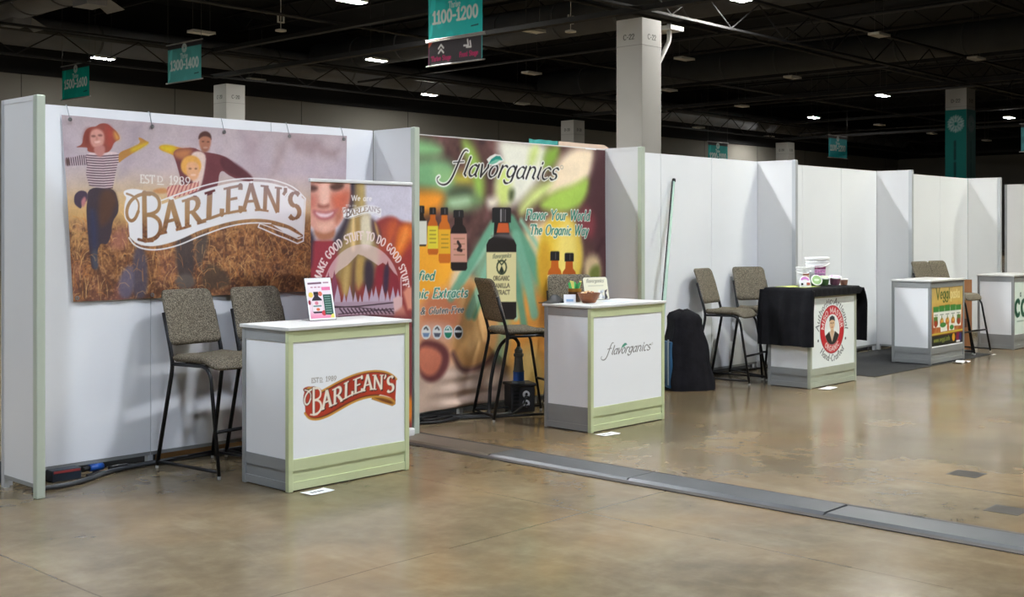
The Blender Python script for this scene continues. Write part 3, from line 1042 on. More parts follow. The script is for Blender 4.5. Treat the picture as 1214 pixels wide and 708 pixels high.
    skyc = base * 0.35 + hx((232, 206, 208)) * 0.65
    cv.blend(M, skyc)
    cv.T = old
    mt = cv.tr(r((150, 330), (200, 280), (240, 300), (300, 235), (380, 180), (470, 85), (520, 100), (600, 150), (650, 185), (690, 160), (720, 180), (735, 145), (745, 190), (790, 250), (850, 300), (852, 560), (150, 560)))
    Mm, _ = cv.m_poly(mt, 0)
    cv.blend(Mm * M, base * 0.92)
    for xx, yt in ((210, 245), (262, 230), (290, 350), (350, 425), (398, 360), (447, 415), (490, 440), (540, 350), (592, 390), (628, 365), (684, 350), (732, 405), (780, 370), (823, 390)):
        p = r((xx, yt), (xx + 12, yt + 60), (xx + 24, yt + 110), (xx + 32, 540), (xx - 32, 540), (xx - 24, yt + 110), (xx - 12, yt + 60))
        Mf, _ = cv.m_poly(cv.tr(p), 0)
        cv.blend(Mf * M, (190, 168, 186) if xx > 270 else (140, 70, 90))
    cv.blend(cv.m_poly(cv.tr(r((150, 510), (860, 500), (860, 700), (150, 700))), 0.0)[0] * M, (176, 150, 164))
    for k in range(16):
        cv.line(r((310 + k * 34, 566), (345 + k * 34, 610)), 0.011, (64, 44, 54))
    cv.line(r((160, 560), (480, 545), (850, 505)), 0.010, (70, 50, 60))
    cv.line(r((160, 540), (480, 556), (850, 600)), 0.006, (70, 50, 60))
    cv.line(r((300, 615), (850, 560)), 0.007, (70, 50, 60))
    cv.line(r((300, 640), (600, 625), (850, 640)), 0.014, (60, 40, 50))
    cv.line(r((850, 290), (856, 640)), 0.008, (232, 206, 208))
    cv.fill(r((870, 420), (910, 370), (950, 380), (950, 570), (910, 575)), (222, 146, 122), soft=0.02)
    cv.fill(r((780, 480), (830, 450), (862, 470), (862, 600), (790, 600)), (222, 182, 180), soft=0.01)
    cv.fill(r((800, 600), (870, 540), (905, 640), (790, 645)), (204, 130, 112), soft=0.02)
    # lower part, mostly hidden by the counter
    z1 = T((430, 376))[1]
    old = cv.T
    cv.T = lambda p: p
    cv.fill([(2.0, 0.0), (3.02, 0.0), (3.02, z1), (2.0, z1)], (128, 62, 62), soft=0.05)
    cv.ell((2.3, 0.62), 0.28, 0.2, (176, 92, 72), soft=0.1)
    cv.ell((2.95, 0.22), 0.09, 0.10, (222, 130, 42), soft=0.04)
    cv.ell((2.75, 0.45), 0.15, 0.2, (86, 44, 52), soft=0.1)
    # lettering on the arch
    s = 'MAKE GOOD STUFF TO DO GOOD STUFF'
    rt = R0 + 0.035
    cap = 0.062
    tw = text_width(s, 0.10)
    a_start, a_end = 166, 5

    def fn(x, y):
        an = math.radians(a_start + (a_end - a_start) * x / tw)
        rr = rt + y * cap
        return (c[0] + rr * math.cos(an), c[1] + rr * math.sin(an))
    cv.blend(cv.m_text(s, fn, cap, weight=0.2, contrast=0.5, serif=0.1, track=0.10), (240, 220, 216))
    cv.T = old
    cv.text('We are', q((412, 245))[0], q((592, 248))[0], (0, -6.2), (244, 238, 236), 0.04, weight=0.20, serif=0.1, contrast=0.5)

    # small ribbon logo, fitted from the frame of the big one
    def F(p):
        xx = (p[0] - 147) / (361 - 147)
        yy = (p[1] - 211) / (297 - 211)
        return T(q((333 + xx * 340, 288 + yy * 118))[0])
    barleans_logo(cv, F, 'cut')

    def pos(A, B):
        return A, Y - 0.012 + 0 * A, B
    return cv, pos


def extracts_print():
    """blurred fruit, leaves and nuts with bottles and lettering"""
    Y = 0.455
    cv = Canvas(3.09, 0.085, 6.02, 2.432, 0.0062, (84, 58, 54))
    cv.T = T = tracer(Y)
    q = crop(500, 155, 5.445)
    n = cv.noise(6, 31, 3)
    cv.blend(np.clip((n - 0.5) * 4, 0, 1), (122, 84, 82), 0.6)
    cv.blend(np.clip((0.45 - n) * 4, 0, 1), (52, 36, 38), 0.6)
    z = 0.05
    S = [(((-90, 40), (10, 60), (90, 80), (140, 120), (110, 160), (10, 170), (-90, 150)), (122, 172, 116), .05),
         (((-90, 200), (80, 170), (190, 200), (230, 290), (200, 390), (100, 400), (-90, 360)), (112, 158, 112), .06),
         (((60, 230), (180, 250), (210, 330), (120, 380)), (136, 176, 120), .06),
         (((255, 50), (320, 70), (372, 190), (410, 330), (400, 450), (350, 440), (330, 320), (290, 180)), (142, 176, 78), .05),
         (((200, 280), (320, 270), (320, 350), (230, 350)), (176, 170, 60), .06),
         (((150, 420), (250, 370), (360, 400), (400, 470), (330, 510), (130, 520)), (108, 138, 96), .06),
         (((170, 400), (280, 360), (330, 400), (240, 440)), (58, 70, 52), .05),
         (((170, 450), (300, 420), (320, 470), (200, 500)), (170, 196, 160), .05),
         (((-90, 390), (30, 385), (110, 390), (150, 430), (110, 520), (-90, 560)), (226, 146, 46), .05),
         (((470, 40), (640, 60), (820, 90), (800, 220), (760, 330), (640, 480), (520, 490), (470, 360), (520, 250)), (218, 216, 200), .06),
         (((480, 250), (560, 230), (580, 380), (560, 490), (480, 490)), (196, 208, 120), .05),
         (((700, 110), (760, 90), (740, 200), (680, 260)), (186, 200, 116), .05),
         (((790, 130), (870, 90), (890, 130), (860, 230), (780, 260)), (126, 160, 62), .05),
         (((560, 380), (600, 380), (590, 450), (560, 450)), (74, 84, 54), .03),
         (((420, 430), (500, 430), (480, 500), (430, 500)), (222, 214, 196), .04),
         (((620, 490), (760, 330), (900, 300), (900, 360), (720, 480), (640, 560)), (196, 208, 128), .05),
         (((860, 220), (950, 120), (1060, 100), (1130, 130), (1110, 280), (1000, 380), (900, 400), (800, 430), (850, 320)), (226, 206, 176), .05),
         (((760, 470), (850, 390), (980, 350), (1090, 290), (1080, 420), (1000, 510), (880, 530), (780, 510)), (160, 190, 84), .04),
         (((1120, 100), (1220, 100), (1220, 900), (1150, 900), (1030, 520), (1090, 400)), (80, 52, 54), .06),
         (((1000, 560), (1060, 480), (1130, 560), (1110, 700), (1050, 680)), (128, 62, 66), .05),
         (((640, 640), (800, 560), (1000, 600), (1050, 900), (700, 1100), (620, 900)), (226, 200, 150), .06)]
    cv.sm = 2
    for pts, c, sf in S:
        cv.fill(q(*pts), c, soft=sf * 1.5)
    # lower half of the picture
    P = crop(0, 0, 1)
    S2 = [(P((430, 300), (560, 300), (580, 420), (560, 500), (430, 500)), (206, 150, 112), .10),
          (P((470, 270), (530, 280), (545, 330), (500, 360), (470, 360)), (232, 162, 50), .08),
          (P((540, 310), (560, 330), (552, 350), (530, 345)), (216, 190, 150), .04),
          (P((560, 270), (640, 280), (660, 420), (600, 440), (560, 400)), (120, 150, 122), .08),
          (P((600, 350), (660, 340), (720, 360), (740, 520), (600, 520)), (206, 140, 64), .10),
          (P((600, 430), (640, 400), (660, 520), (600, 520)), (210, 178, 110), .08),
          (P((430, 440), (600, 425), (640, 500), (430, 520)), (198, 172, 152), .08),
          (P((540, 330), (572, 330), (592, 370), (592, 410), (572, 436), (548, 440), (536, 420), (528, 380)), (196, 146, 92), .05),
          (P((545, 350), (570, 350), (580, 400), (560, 425), (545, 410)), (216, 168, 110), .05),
          (P((500, 350), (535, 345), (548, 370), (540, 395), (500, 395)), (188, 116, 82), .06),
          (P((500, 380), (535, 385), (540, 402), (500, 405)), (206, 160, 140), .05)]
    for pts, c, sf in S2:
        cv.fill(pts, c, soft=sf * 1.2)
    cv.line(P((537, 420), (545, 437), (556, 440), (572, 434), (584, 422)), 0.035, (84, 52, 56), soft=0.03)
    cv.fill(P((496, 402), (520, 404), (533, 416), (532, 436), (520, 452), (508, 454), (496, 444)), (104, 58, 58), soft=0.03)
    cv.fill(P((496, 410), (516, 412), (526, 424), (518, 444), (506, 447), (496, 436)), (204, 122, 96), soft=0.03)
    # beans
    for a, b, c, wd in (((588, 268), (548, 330), (148, 186, 160), .10), ((584, 268), (534, 352), (98, 152, 124), .09), ((592, 280), (556, 372), (126, 172, 146), .10),
                        ((588, 300), (562, 376), (86, 140, 112), .05), ((606, 262), (640, 330), (92, 148, 120), .12), ((612, 280), (634, 372), (112, 164, 138), .11),
                        ((604, 300), (622, 388), (86, 136, 112), .09), ((618, 262), (652, 318), (140, 182, 156), .05), ((600, 330), (612, 376), (140, 184, 160), .07)):
        cv.line([a, ((a[0] + b[0]) / 2 + 2, (a[1] + b[1]) / 2), b], wd, c, soft=0.02, op=0.9)
    # lemon
    cv.ell((664, 305), 26, 52, (214, 180, 62), soft=0.05)
    cv.ell((672, 300), 13, 40, (228, 206, 112), soft=0.10)
    cv.ell((646, 320), 8, 34, (196, 150, 46), soft=0.06)
    cv.line(P((715, 285), (706, 300), (700, 330), (690, 350)), 0.06, (70, 44, 46), soft=0.03)
    cv.fill(P((690, 305), (712, 300), (712, 345), (695, 345)), (200, 176, 136), soft=0.06)
    cv.fill(P((698, 318), (712, 312), (710, 340), (698, 340)), (110, 118, 56), soft=0.04)

    cv.C = np.clip(cv.C * 1.10, 0, 1)
    cv.grain(0.03, 9, 41)
    cv.sm = 0

    def bottle(x0, x1, yc0, yc1, yb, label, ly0, ly1, glass, cap=(36, 34, 36)):
        w_ = x1 - x0
        cx = (x0 + x1) / 2
        ys = yc1 + (yb - yc1) * 0.16
        cv.fill([(cx - w_ * .24, yc1 - 1), (cx + w_ * .24, yc1 - 1), (cx + w_ * .26, ys - 2), (x1 - w_ * .08, ys + 2), (x1, ys + 8), (x1, yb - 3), (x1 - w_ * .1, yb),
                 (x0 + w_ * .1, yb), (x0, yb - 3), (x0, ys + 8), (x0 + w_ * .08, ys + 2), (cx - w_ * .26, ys - 2)], glass)
        if label is not None:
            cv.fill([(x0, ly0), (x1, ly0), (x1, ly1), (x0, ly1)], label)
        cv.fill([(cx - w_ * .31, yc0 + 1), (cx - w_ * .25, yc0), (cx + w_ * .25, yc0), (cx + w_ * .31, yc0 + 1), (cx + w_ * .31, yc1), (cx - w_ * .31, yc1)], cap)
        cv.line([(cx + w_ * .05, yc0 + 2), (cx + w_ * .05, yc1 - 2)], 0.012, (90, 86, 88))
    bottle(492, 505.5, 244, 253, 292, (226, 226, 214), 262, 290, (40, 30, 26))
    bottle(506.4, 519, 246, 254.5, 302, (232, 214, 66), 268, 295, (204, 104, 34))
    bottle(519.4, 534, 246, 255, 312, (232, 176, 46), 272, 301, (206, 110, 34))
    bottle(534, 554, 249, 258, 321, (206, 150, 132), 277, 311, (36, 26, 26))
    for x0, x1, y0, y1 in ((508, 517, 272, 292), (522, 532, 277, 298), (537, 552, 281, 308)):
        for k in range(4):
            yy = y0 + (y1 - y0) * (k + .3) / 4.2
            cv.line([(x0 + 1, yy), (x1 - 1, yy)], 0.010, (96, 72, 40), op=0.45)
    cv.line(P((543, 287), (546, 292), (543, 296), (547, 297)), 0.03, (50, 34, 34))
    bottle(577, 612.5, 246, 264, 379, (224, 214, 160), 299, 358, (34, 28, 28))
    cv.fill(P((591, 264.5), (602.5, 264.5), (604, 276), (589, 276)), (200, 92, 46))
    cv.fill(P((583, 280), (592, 277), (604, 277), (609, 284), (600, 282)), (96, 88, 90), soft=0.02)
    cv.line(P((594, 249), (594, 262)), 0.02, (150, 146, 148))
    cv.line(P((599, 249), (599, 262)), 0.014, (110, 106, 108))
    cv.line(arc(595, 317, 5.6, 8, 0, 360, 14), 0.018, (60, 70, 48))
    cv.line(P((591, 309), (595, 314), (600, 308)), 0.014, (60, 70, 48))
    cv.fill(P((595, 315), (598, 322), (595, 325), (592, 322)), (40, 50, 36))
    cv.text('flavorganics', (584, 306.5), (606, 305), (0, -5), (96, 100, 80), 0.045, weight=0.14, slant=0.3)
    cv.text('ORGANIC', (585, 332.5), (604.5, 332.5), (0, -5), (66, 58, 46), 0.045, weight=0.17, serif=0.08)
    cv.text('VANILLA', (584, 341.5), (604.5, 341), (0, -5), (66, 58, 46), 0.045, weight=0.17, serif=0.08)
    cv.text('EXTRACT', (584, 349.5), (604.5, 349), (0, -5), (66, 58, 46), 0.045, weight=0.17, serif=0.08)
    bottle(649, 666, 298, 309, 372, (226, 206, 140), 326, 360, (204, 104, 36))
    bottle(665.5, 683, 300, 310, 374, (226, 206, 140), 328, 360, (196, 96, 36))
    # lettering
    u = np.linalg.norm(cv.tr([(600, 200)])[0] - cv.tr([(600, 201)])[0])
    kw = dict(weight=0.17, contrast=0.45, slant=0.22, serif=0.05, halo=(238, 240, 230), halow=0.16)
    tl = (30, 122, 96)
    cv.text('Flavor Your World', (623, 260), (699, 261.5), (0, -11.5), tl, 11.5 * u, **kw)
    cv.text('The Organic Way', (628, 278), (697, 279), (0, -11.5), tl, 11.5 * u, **kw)
    cv.text('Certified', (469, 332), (514, 332), (0, -10.5), tl, 10.5 * u, **kw)
    cv.text('Organic Extracts', (466, 354.5), (554, 352), (0, -11), tl, 11 * u, **kw)
    cv.text('Non-GMO & Gluten-Free', (458, 374.5), (549, 370.5), (0, -7.5), (40, 52, 60), 7.5 * u, **kw)
    for cx, c in ((505, (120, 150, 190)), (518, (90, 96, 110)), (531, (40, 130, 100)), (543, (50, 46, 46))):
        cv.ell((cx, 394), 5.6, 8.4, (236, 238, 236))
        cv.ell((cx, 394), 4.4, 7.0, c if cx in (531, 543) else (220, 224, 226))
        cv.fill([(cx - 4, 395), (cx + 4, 395), (cx + 2.6, 399.5), (cx - 2.6, 399.5)], c)
        cv.line([(cx - 3.4, 393), (cx + 3.4, 393)], 0.02, (236, 238, 236))
        cv.line([(cx - 2, 390), (cx, 388), (cx + 2, 391)], 0.014, (80, 80, 84) if cx != 531 else (236, 238, 236))
    flav_logo(cv, T, (34, 30, 30), (240, 240, 232), (40, 140, 124), (120, 190, 160))
    # white hem at the top
    cv.fill([(3.0, 2.424), (6.1, 2.424), (6.1, 2.45), (3.0, 2.45)] if False else [(495, 150), (720, 170), (720, 178.4), (495, 159.7)], (232, 226, 220))
    a0 = cv.a[0]

    def pos(A, B):
        s = (A - a0) / 2.93
        t = (B - 0.085) / 2.347
        lowf = np.clip(1 - t * 6, 0, 1)
        Yy = Y + 0.004 * np.sin(s * 22) * t + lowf * (0.016 * np.sin(s * 40) + 0.012 * np.sin(s * 17 + 1)) + 0.005 * np.sin(s * 9 + t * 6)
        # soft gathers near the bottom
        gx = np.exp(-((s - 0.33) / 0.10) ** 2)
        Yy = Yy - gx * lowf * 0.02 * np.sin(t * 120)
        return A, Yy, B
    return cv, pos


# ------------------------------------------------------------------ the hall
def hall():
    f = MB().box(-30, 101, -40, 42, -0.2, 0.0).build('floor', floor_material())
    tag(f, 'polished brown grey concrete hall floor', kind='structure')
    pm = mat('floor_patch_grey', (74, 70, 64), 0.7, noise=0.1, spec=0.1)
    for x, y in ((4.55, -3.78), (3.68, -4.37)):
        MB().box(x - .10, x + .10, y - .10, y + .10, -0.01, 0.0012).build('floor_patch', pm, f)
    c = MB().box(-30, 101, -40, 42, 12.0, 12.2).build('ceiling', mat('black_ceiling', (26, 26, 28), 0.9, noise=0.2, nscale=0.5))
    tag(c, 'black painted hall ceiling', kind='structure')
    gw = mat('hall_wall_grey', (130, 127, 120), 0.8, noise=0.06, nscale=0.25, detail=3)
    bw = mat('hall_wall_black', (24, 24, 26), 0.9, noise=0.1, nscale=0.5)
    HT = 8.24
    for nm, (x0, x1, y0, y1) in dict(wall_back=(-30, 101, 42, 42.3), wall_right=(101, 101.3, -40, 42), wall_left=(-30.3, -30, -40, 42),
                                     wall_front=(-30, 101, -40.3, -40)).items():
        o = MB().box(x0, x1, y0, y1, 0, HT).build(nm, gw)
        tag(o, 'grey painted hall wall', kind='structure')
        MB().box(x0, x1, y0, y1, HT, 12.0).build('upper_wall', bw, o)
        if nm == 'wall_back':
            MB().box(x0, x1, y0 - 0.12, y0, HT - 0.05, HT + 0.12).build('ledge', bw, o)
            for k in range(18):
                MB().box(-24 + k * 7.2, -23.96 + k * 7.2, y0 - 0.01, y0, 0, HT).build('wall_joint', mat('joint_dark', (84, 82, 78), 0.8, noise=0.1), o)
    # steelwork under the ceiling, all part of it
    st = mat('dark_steelwork', (26, 26, 28), 0.7, noise=0.15, nscale=1)
    for y in (13.45, 35.0, -8.1):
        g = MB()
        for z0, z1 in ((7.88, 7.95), (8.94, 9.02)):
            g.box(-29, 100, y - 0.09, y + 0.09, z0, z1)
        x = -29.0
        up = True
        while x < 99:
            g.tube([(x, y, 7.95 if up else 8.9), (x + 1.6, y, 8.9 if up else 7.95)], 0.025, 5, False)
            x += 1.6
            up = not up
        g.build('girder', st, c)
    for x in (1.6, 24.0, 46.6, 68.9, 91.0):
        g = MB()
        for z0, z1 in ((7.85, 8.0), (8.9, 9.05)):
            g.box(x - 0.14, x + 0.14, -39, 35.1, z0, z1)
        g.build('girder', st, c)
    for k in range(15):
        x = 2.0 + k * 6.75
        g = MB()
        g.box(x - 0.06, x + 0.06, -39, 41.8, 11.8, 11.92)
        g.box(x - 0.06, x + 0.06, -39, 41.8, 11.0, 11.1)
        yy = -39.0
        up = True
        while yy < 41:
            g.tube([(x, yy, 11.05 if up else 11.86), (x, yy + 1.1, 11.86 if up else 11.05)], 0.03, 4, False)
            yy += 1.1
            up = not up
        g.build('joist', st, c)
    # sprinkler and conduit runs
    for y, z, r in ((36.9, 9.2, 0.10), (27.5, 9.22, 0.06), (18.4, 9.22, 0.06), (8.4, 9.22, 0.06)):
        MB().tube([(-29, y, z), (100, y, z)], r, 8).build('sprinkler_pipe', mat('pipe_grey', (58, 58, 60), 0.6, noise=0.1), c)
    for x, z in ((35.4, 9.13), (58.0, 9.13), (79.0, 9.13), (14.0, 9.13)):
        MB().tube([(x, -39, z), (x, 39.7, z)], 0.06, 8).build('conduit', mat('pipe_grey', (58, 58, 60)), c)


def ducts():
    dm = mat('duct_grey', (150, 152, 158), 0.6, noise=0.1, nscale=1.2)
    db = mat('duct_band', (96, 98, 102), 0.6, noise=0.1)

    dd = mat('duct_dark', (82, 84, 88), 0.6, noise=0.1, nscale=1.2)
    dl = mat('duct_mid', (120, 122, 128), 0.6, noise=0.1, nscale=1.2)

    def duct(p0, p1, r, label, step=2.4, dm=dd):
        p0, p1 = Vector(p0), Vector(p1)
        o = thing('air_duct', label, 'air duct', p0, group='ducts under the hall ceiling')
        d = p1 - p0
        MB().tube([(0, 0, 0), d], r, 28).build('duct_pipe', dm, o)
        n = int(d.length / step)
        for k in range(1, n):
            t = d * (k / n)
            e = d.normalized() * 0.05
            MB().tube([t - e, t + e], r * 1.03, 28).build('duct_band', db, o)
        return o
    a = duct((16.2, 39.7, 10.3), (16.2, 12, 10.3), 0.95, 'thick round grey duct with hanging outlet boxes under the black ceiling', dm=dm)
    for y in (-3.5, -9.0, -14.0):
        m = MB().box(-0.2, 0.5, y - 0.5, y + 0.5, -1.15, -0.85)
        m.add([(0.5, y - 0.5, -0.85), (1.1, y - 0.6, -1.2), (1.1, y + 0.6, -1.2), (0.5, y + 0.5, -0.85)], [(0, 1, 2, 3)])
        m.build('duct_outlet', dm, a)
    duct((-10, 40.6, 9.75), (99, 40.6, 9.75), 0.62, 'long round duct running just in front of the grey hall wall', 4.5, dl)
    duct((49.6, 39.7, 10.2), (49.6, -20, 10.2), 0.75, 'round grey duct crossing the hall above the printed column', 3.0)
    duct((33.0, 39.7, 10.05), (33.0, -10, 10.05), 0.7, 'round grey duct passing above the white unprinted columns', 3.0)


def columns():
    pc = mat('column_paint', (194, 194, 191), 0.55, noise=0.03, nscale=0.8)
    S = 0.92
    ink = mat('stencil_black', (40, 40, 42), 0.6, noise=0.05)
    T = 7.7
    jm = mat('column_joint', (150, 150, 148), 0.6, noise=0.05)
    data = [((23.98, 13.45), 'tall white square column with pipes beside its top', 'plain', 'C-22'),
            ((24.6, 35.1), 'plain square column against the grey hall wall behind the family banner', 'plain', 'C-20'),
            ((46.55, 34.95), 'square column with one brightly lit side behind the bottle banner', 'plain', 'D-20'),
            ((68.9, 34.8), 'plain square column against the hall wall behind the empty white booth', 'plain', 'E-20'),
            ((46.76, 13.48), 'square column wrapped in a teal print with a white burst emblem', 'teal', 'D-22')]
    for (x, y), lab, kind, num in data:
        o = thing('column', lab, 'column', (x, y, 0))
        MB().box(0, S, 0, S, 0, T, 0.012).build('shaft', pc, o)
        MB().box(-0.006, S + 0.006, -0.006, S + 0.006, T - 0.78, T - 0.765).build('joint_band', jm, o)
        # stencilled number on both visible faces
        for face in (0, 1):
            cv = Canvas(0, 0, 0.46, 0.2, 0.012, (194, 194, 191))
            cv.text(num, (0.03, 0.03), (0.43, 0.03), (0, 0.14), (60, 60, 60), 0.14, weight=0.16)
            if face == 0:
                me = cv.mesh('stencil_number', lambda A, B: (A * 0 - 0.004, 0.70 - A, B + T - 0.62), print_mat('print_matte', 0.6))
            else:
                me = cv.mesh('stencil_number', lambda A, B: (0.23 + A, A * 0 - 0.004, B + T - 0.62), print_mat('print_matte', 0.6))
            link('stencil_number', me, o)
        if kind == 'teal':
            for face in (0, 1):
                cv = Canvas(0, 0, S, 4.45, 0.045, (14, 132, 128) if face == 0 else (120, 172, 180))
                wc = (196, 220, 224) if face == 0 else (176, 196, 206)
                burst(cv, (S / 2, 3.85), 0.34, wc, 0.07)
                for k, wd in enumerate((0.30, 0.36, 0.22, 0.34, 0.3, 0.26, 0.32, 0.3)):
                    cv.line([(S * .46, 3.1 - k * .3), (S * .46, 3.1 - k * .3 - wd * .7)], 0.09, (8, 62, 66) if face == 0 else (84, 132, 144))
                cv.ell((S * .78, 0.1), 0.42, 0.5, (150, 148, 150))
                cv.fill([(0, -.1), (S, -.1), (S, 0.05), (0, 0.05)], (150, 148, 150))
                cv.line([(S * .66, 0.16), (S * .9, 0.22)], 0.09, (70, 66, 70))
                if face == 0:
                    me = cv.mesh('column_wrap', lambda A, B: (A * 0 - 0.012, S - A, B + 2.35), print_mat('print_matte', 0.6))
                else:
                    me = cv.mesh('column_wrap', lambda A, B: (A, A * 0 - 0.012, B + 2.35), print_mat('print_matte', 0.6))
                link('column_wrap', me, o)
        if num == 'C-22':
            for dy, zz in ((0.25, 6.3), (0.62, 5.95)):
                pts = [(S, dy, zz), (S + 0.12, dy, zz + 0.1), (S + 0.75, dy, zz + 0.95), (S + 0.75, dy, 7.75)]
                MB().tube(fillet(pts, 0.15), 0.07, 10).build('drain_pipe', pc, o)
            MB().box(S + 0.55, S + 1.2, 0.05, 0.85, 7.55, 7.68).build('pipe_bracket', pc, o)


def burst(cv, c, r, col, wd):
    for k in range(10):
        a = math.radians(90 + k * 36)
        cv.line([(c[0] + r * .34 * math.cos(a), c[1] + r * .34 * math.sin(a)), (c[0] + r * math.cos(a), c[1] + r * math.sin(a))], wd, col)
        for s in (-1, 1):
            b = a + s * 0.30
            cv.line([(c[0] + r * .62 * math.cos(a), c[1] + r * .62 * math.sin(a)), (c[0] + r * .95 * math.cos(b), c[1] + r * .95 * math.sin(b))], wd * .7, col)


def lamps():
    hous = mat('lamp_housing', (226, 226, 222), 0.5, noise=0.03)
    off = mat('lamp_diffuser_off', (250, 250, 246), 0.5, noise=0.03)
    wire = mat('lamp_wire', (90, 90, 90), 0.5)
    def lit(name, col, s):
        return mat('lamp_diffuser_' + name, (250, 250, 246), 0.5, emit=col, estr=s)
    on_w = lit('hall', (255, 252, 244), LAMP)
    Z = 8.6
    meshes = {}
    h = MB().box(-0.45, 0.45, -0.22, 0.22, 0.03, 0.10, 0.01)
    h.box(-0.45, 0.45, -0.22, -0.20, 0.0, 0.03).box(-0.45, 0.45, 0.20, 0.22, 0.0, 0.03)
    me_h = h.mesh('housing')
    me_h.materials.append(hous)
    wm = MB()
    for s in (-1, 1):
        wm.tube([(s * 0.35, 0, 0.1), (s * 0.35, 0, 2.385)], 0.008, 5)
    me_w = wm.mesh('suspension_wire')
    me_w.materials.append(wire)

    def dif(m):
        if m.name not in meshes:
            me = MB().box(-0.44, 0.44, -0.2, 0.2, 0.012, 0.03).mesh('diffuser')
            me.materials.append(m)
            meshes[m.name] = me
        return meshes[m.name]

    def lamp(x, y, m, label):
        is_on = m is not off
        o = thing('high_bay_lamp', label, 'lamp', (x, y, Z), group='lit lamps' if is_on else 'unlit lamps')
        h = link('housing', me_h, o)
        link('diffuser', dif(m), o)
        link('suspension_wire', me_w, h)
    edge = lit('hall_edge', (255, 252, 244), LAMP * .6)
    edge2 = lit('hall_corner', (255, 252, 244), LAMP * .28)
    for x, y, s in ((19.95, 21.35, 'glowing lamp panel high beside the 1100-1200 sign'), (28.68, 30.4, 'glowing lamp panel between the 1300-1400 and 1100-1200 signs'),
                    (38.64, 37.9, 'glowing lamp panel just over the hall wall, below the dark arrow sheet'), (20.8, 38.1, 'glowing lamp panel beside the 1500-1600 sign'),
                    (27.7, 12.6, 'very bright lamp panel above the pipes of the tall white column'), (63.1, 29.6, 'glowing lamp panel above the far teal sign with pale rails'),
                    (54.8, 21.1, 'glowing lamp panel between the tall white column and the teal wrapped column'), (74.5, 39.6, 'glowing lamp panel low over the hall wall near a plain column'),
                    (71.3, 20.85, 'glowing lamp panel beyond the teal wrapped column')):
        lamp(x, y, (edge2 if x < 30 else edge) if y > 37 else on_w, s)
    near = {(20.1, 29.85): 'switched off lamp panel just behind the 1300-1400 sign', (27.8, 21.05): 'switched off lamp panel beside the dark arrow sheet',
            (37.05, 21.1): 'switched off lamp panel beside the tall white column', (29.1, 39.5): 'switched off lamp panel above the column behind the family banner',
            (45.15, 37.5): 'switched off lamp panel above the half lit column', (36.9, 12.6): 'switched off lamp panel over the long girder between the two nearest columns',
            (45.1, 12.4): 'switched off lamp panel high above the teal wrapped column'}
    for x, y in ((20.1, 29.85), (27.8, 21.05), (36.1, 28.6), (45.15, 37.5), (29.1, 39.5), (37.05, 21.1), (45.5, 27.9), (54.5, 29.35), (64.3, 38.9),
                 (36.9, 12.6), (45.1, 12.4), (45.3, 20.9), (70.8, 29.1), (79.8, 29.5), (89, 29.2), (80, 20.9)):
        lamp(x, y, off, near.get((x, y), 'switched off pale lamp panel far off under the black ceiling'))
    # the same rows carry on above and behind the booths, outside the picture; side and dim lamps are added to brighten the signs
    cool, mid, grn = lit('cool', (226, 237, 255), NEAR), lit('aisle', (242, 246, 255), NEAR), lit('aisle_far', (252, 253, 240), NEAR)
    coolh = lit('cool_dim', (226, 237, 255), NEAR * .35)
    back, backm, side = lit('rear', (236, 244, 255), LAMP), lit('rear_mid', (244, 246, 250), LAMP * 1.4), lit('side', (250, 250, 246), LAMP * .75)
    front = lit('front', (255, 252, 246), LAMP * .6)
    dim = lit('dim', (250, 250, 246), LAMP * .4)
    for x, y, m in ((-12.3, -4.5, coolh), (-3.6, -4.5, cool), (4.7, -4.5, mid), (11.9, -4.5, grn), (19.8, -4.5, grn), (-3.6, -13.1, cool), (4.7, -13.1, mid), (12.0, -13.1, grn),
                    (-3.8, 4.35, back), (4.4, 4.35, backm), (20.0, 4.2, front), (3.0, 12.6, side), (3.0, 21.2, side), (11.4, 21.2, side), (11.4, 12.6, side), (11.4, 29.9, dim)):
        lamp(x, y, m, 'glowing lamp panel in the rows above the booths')


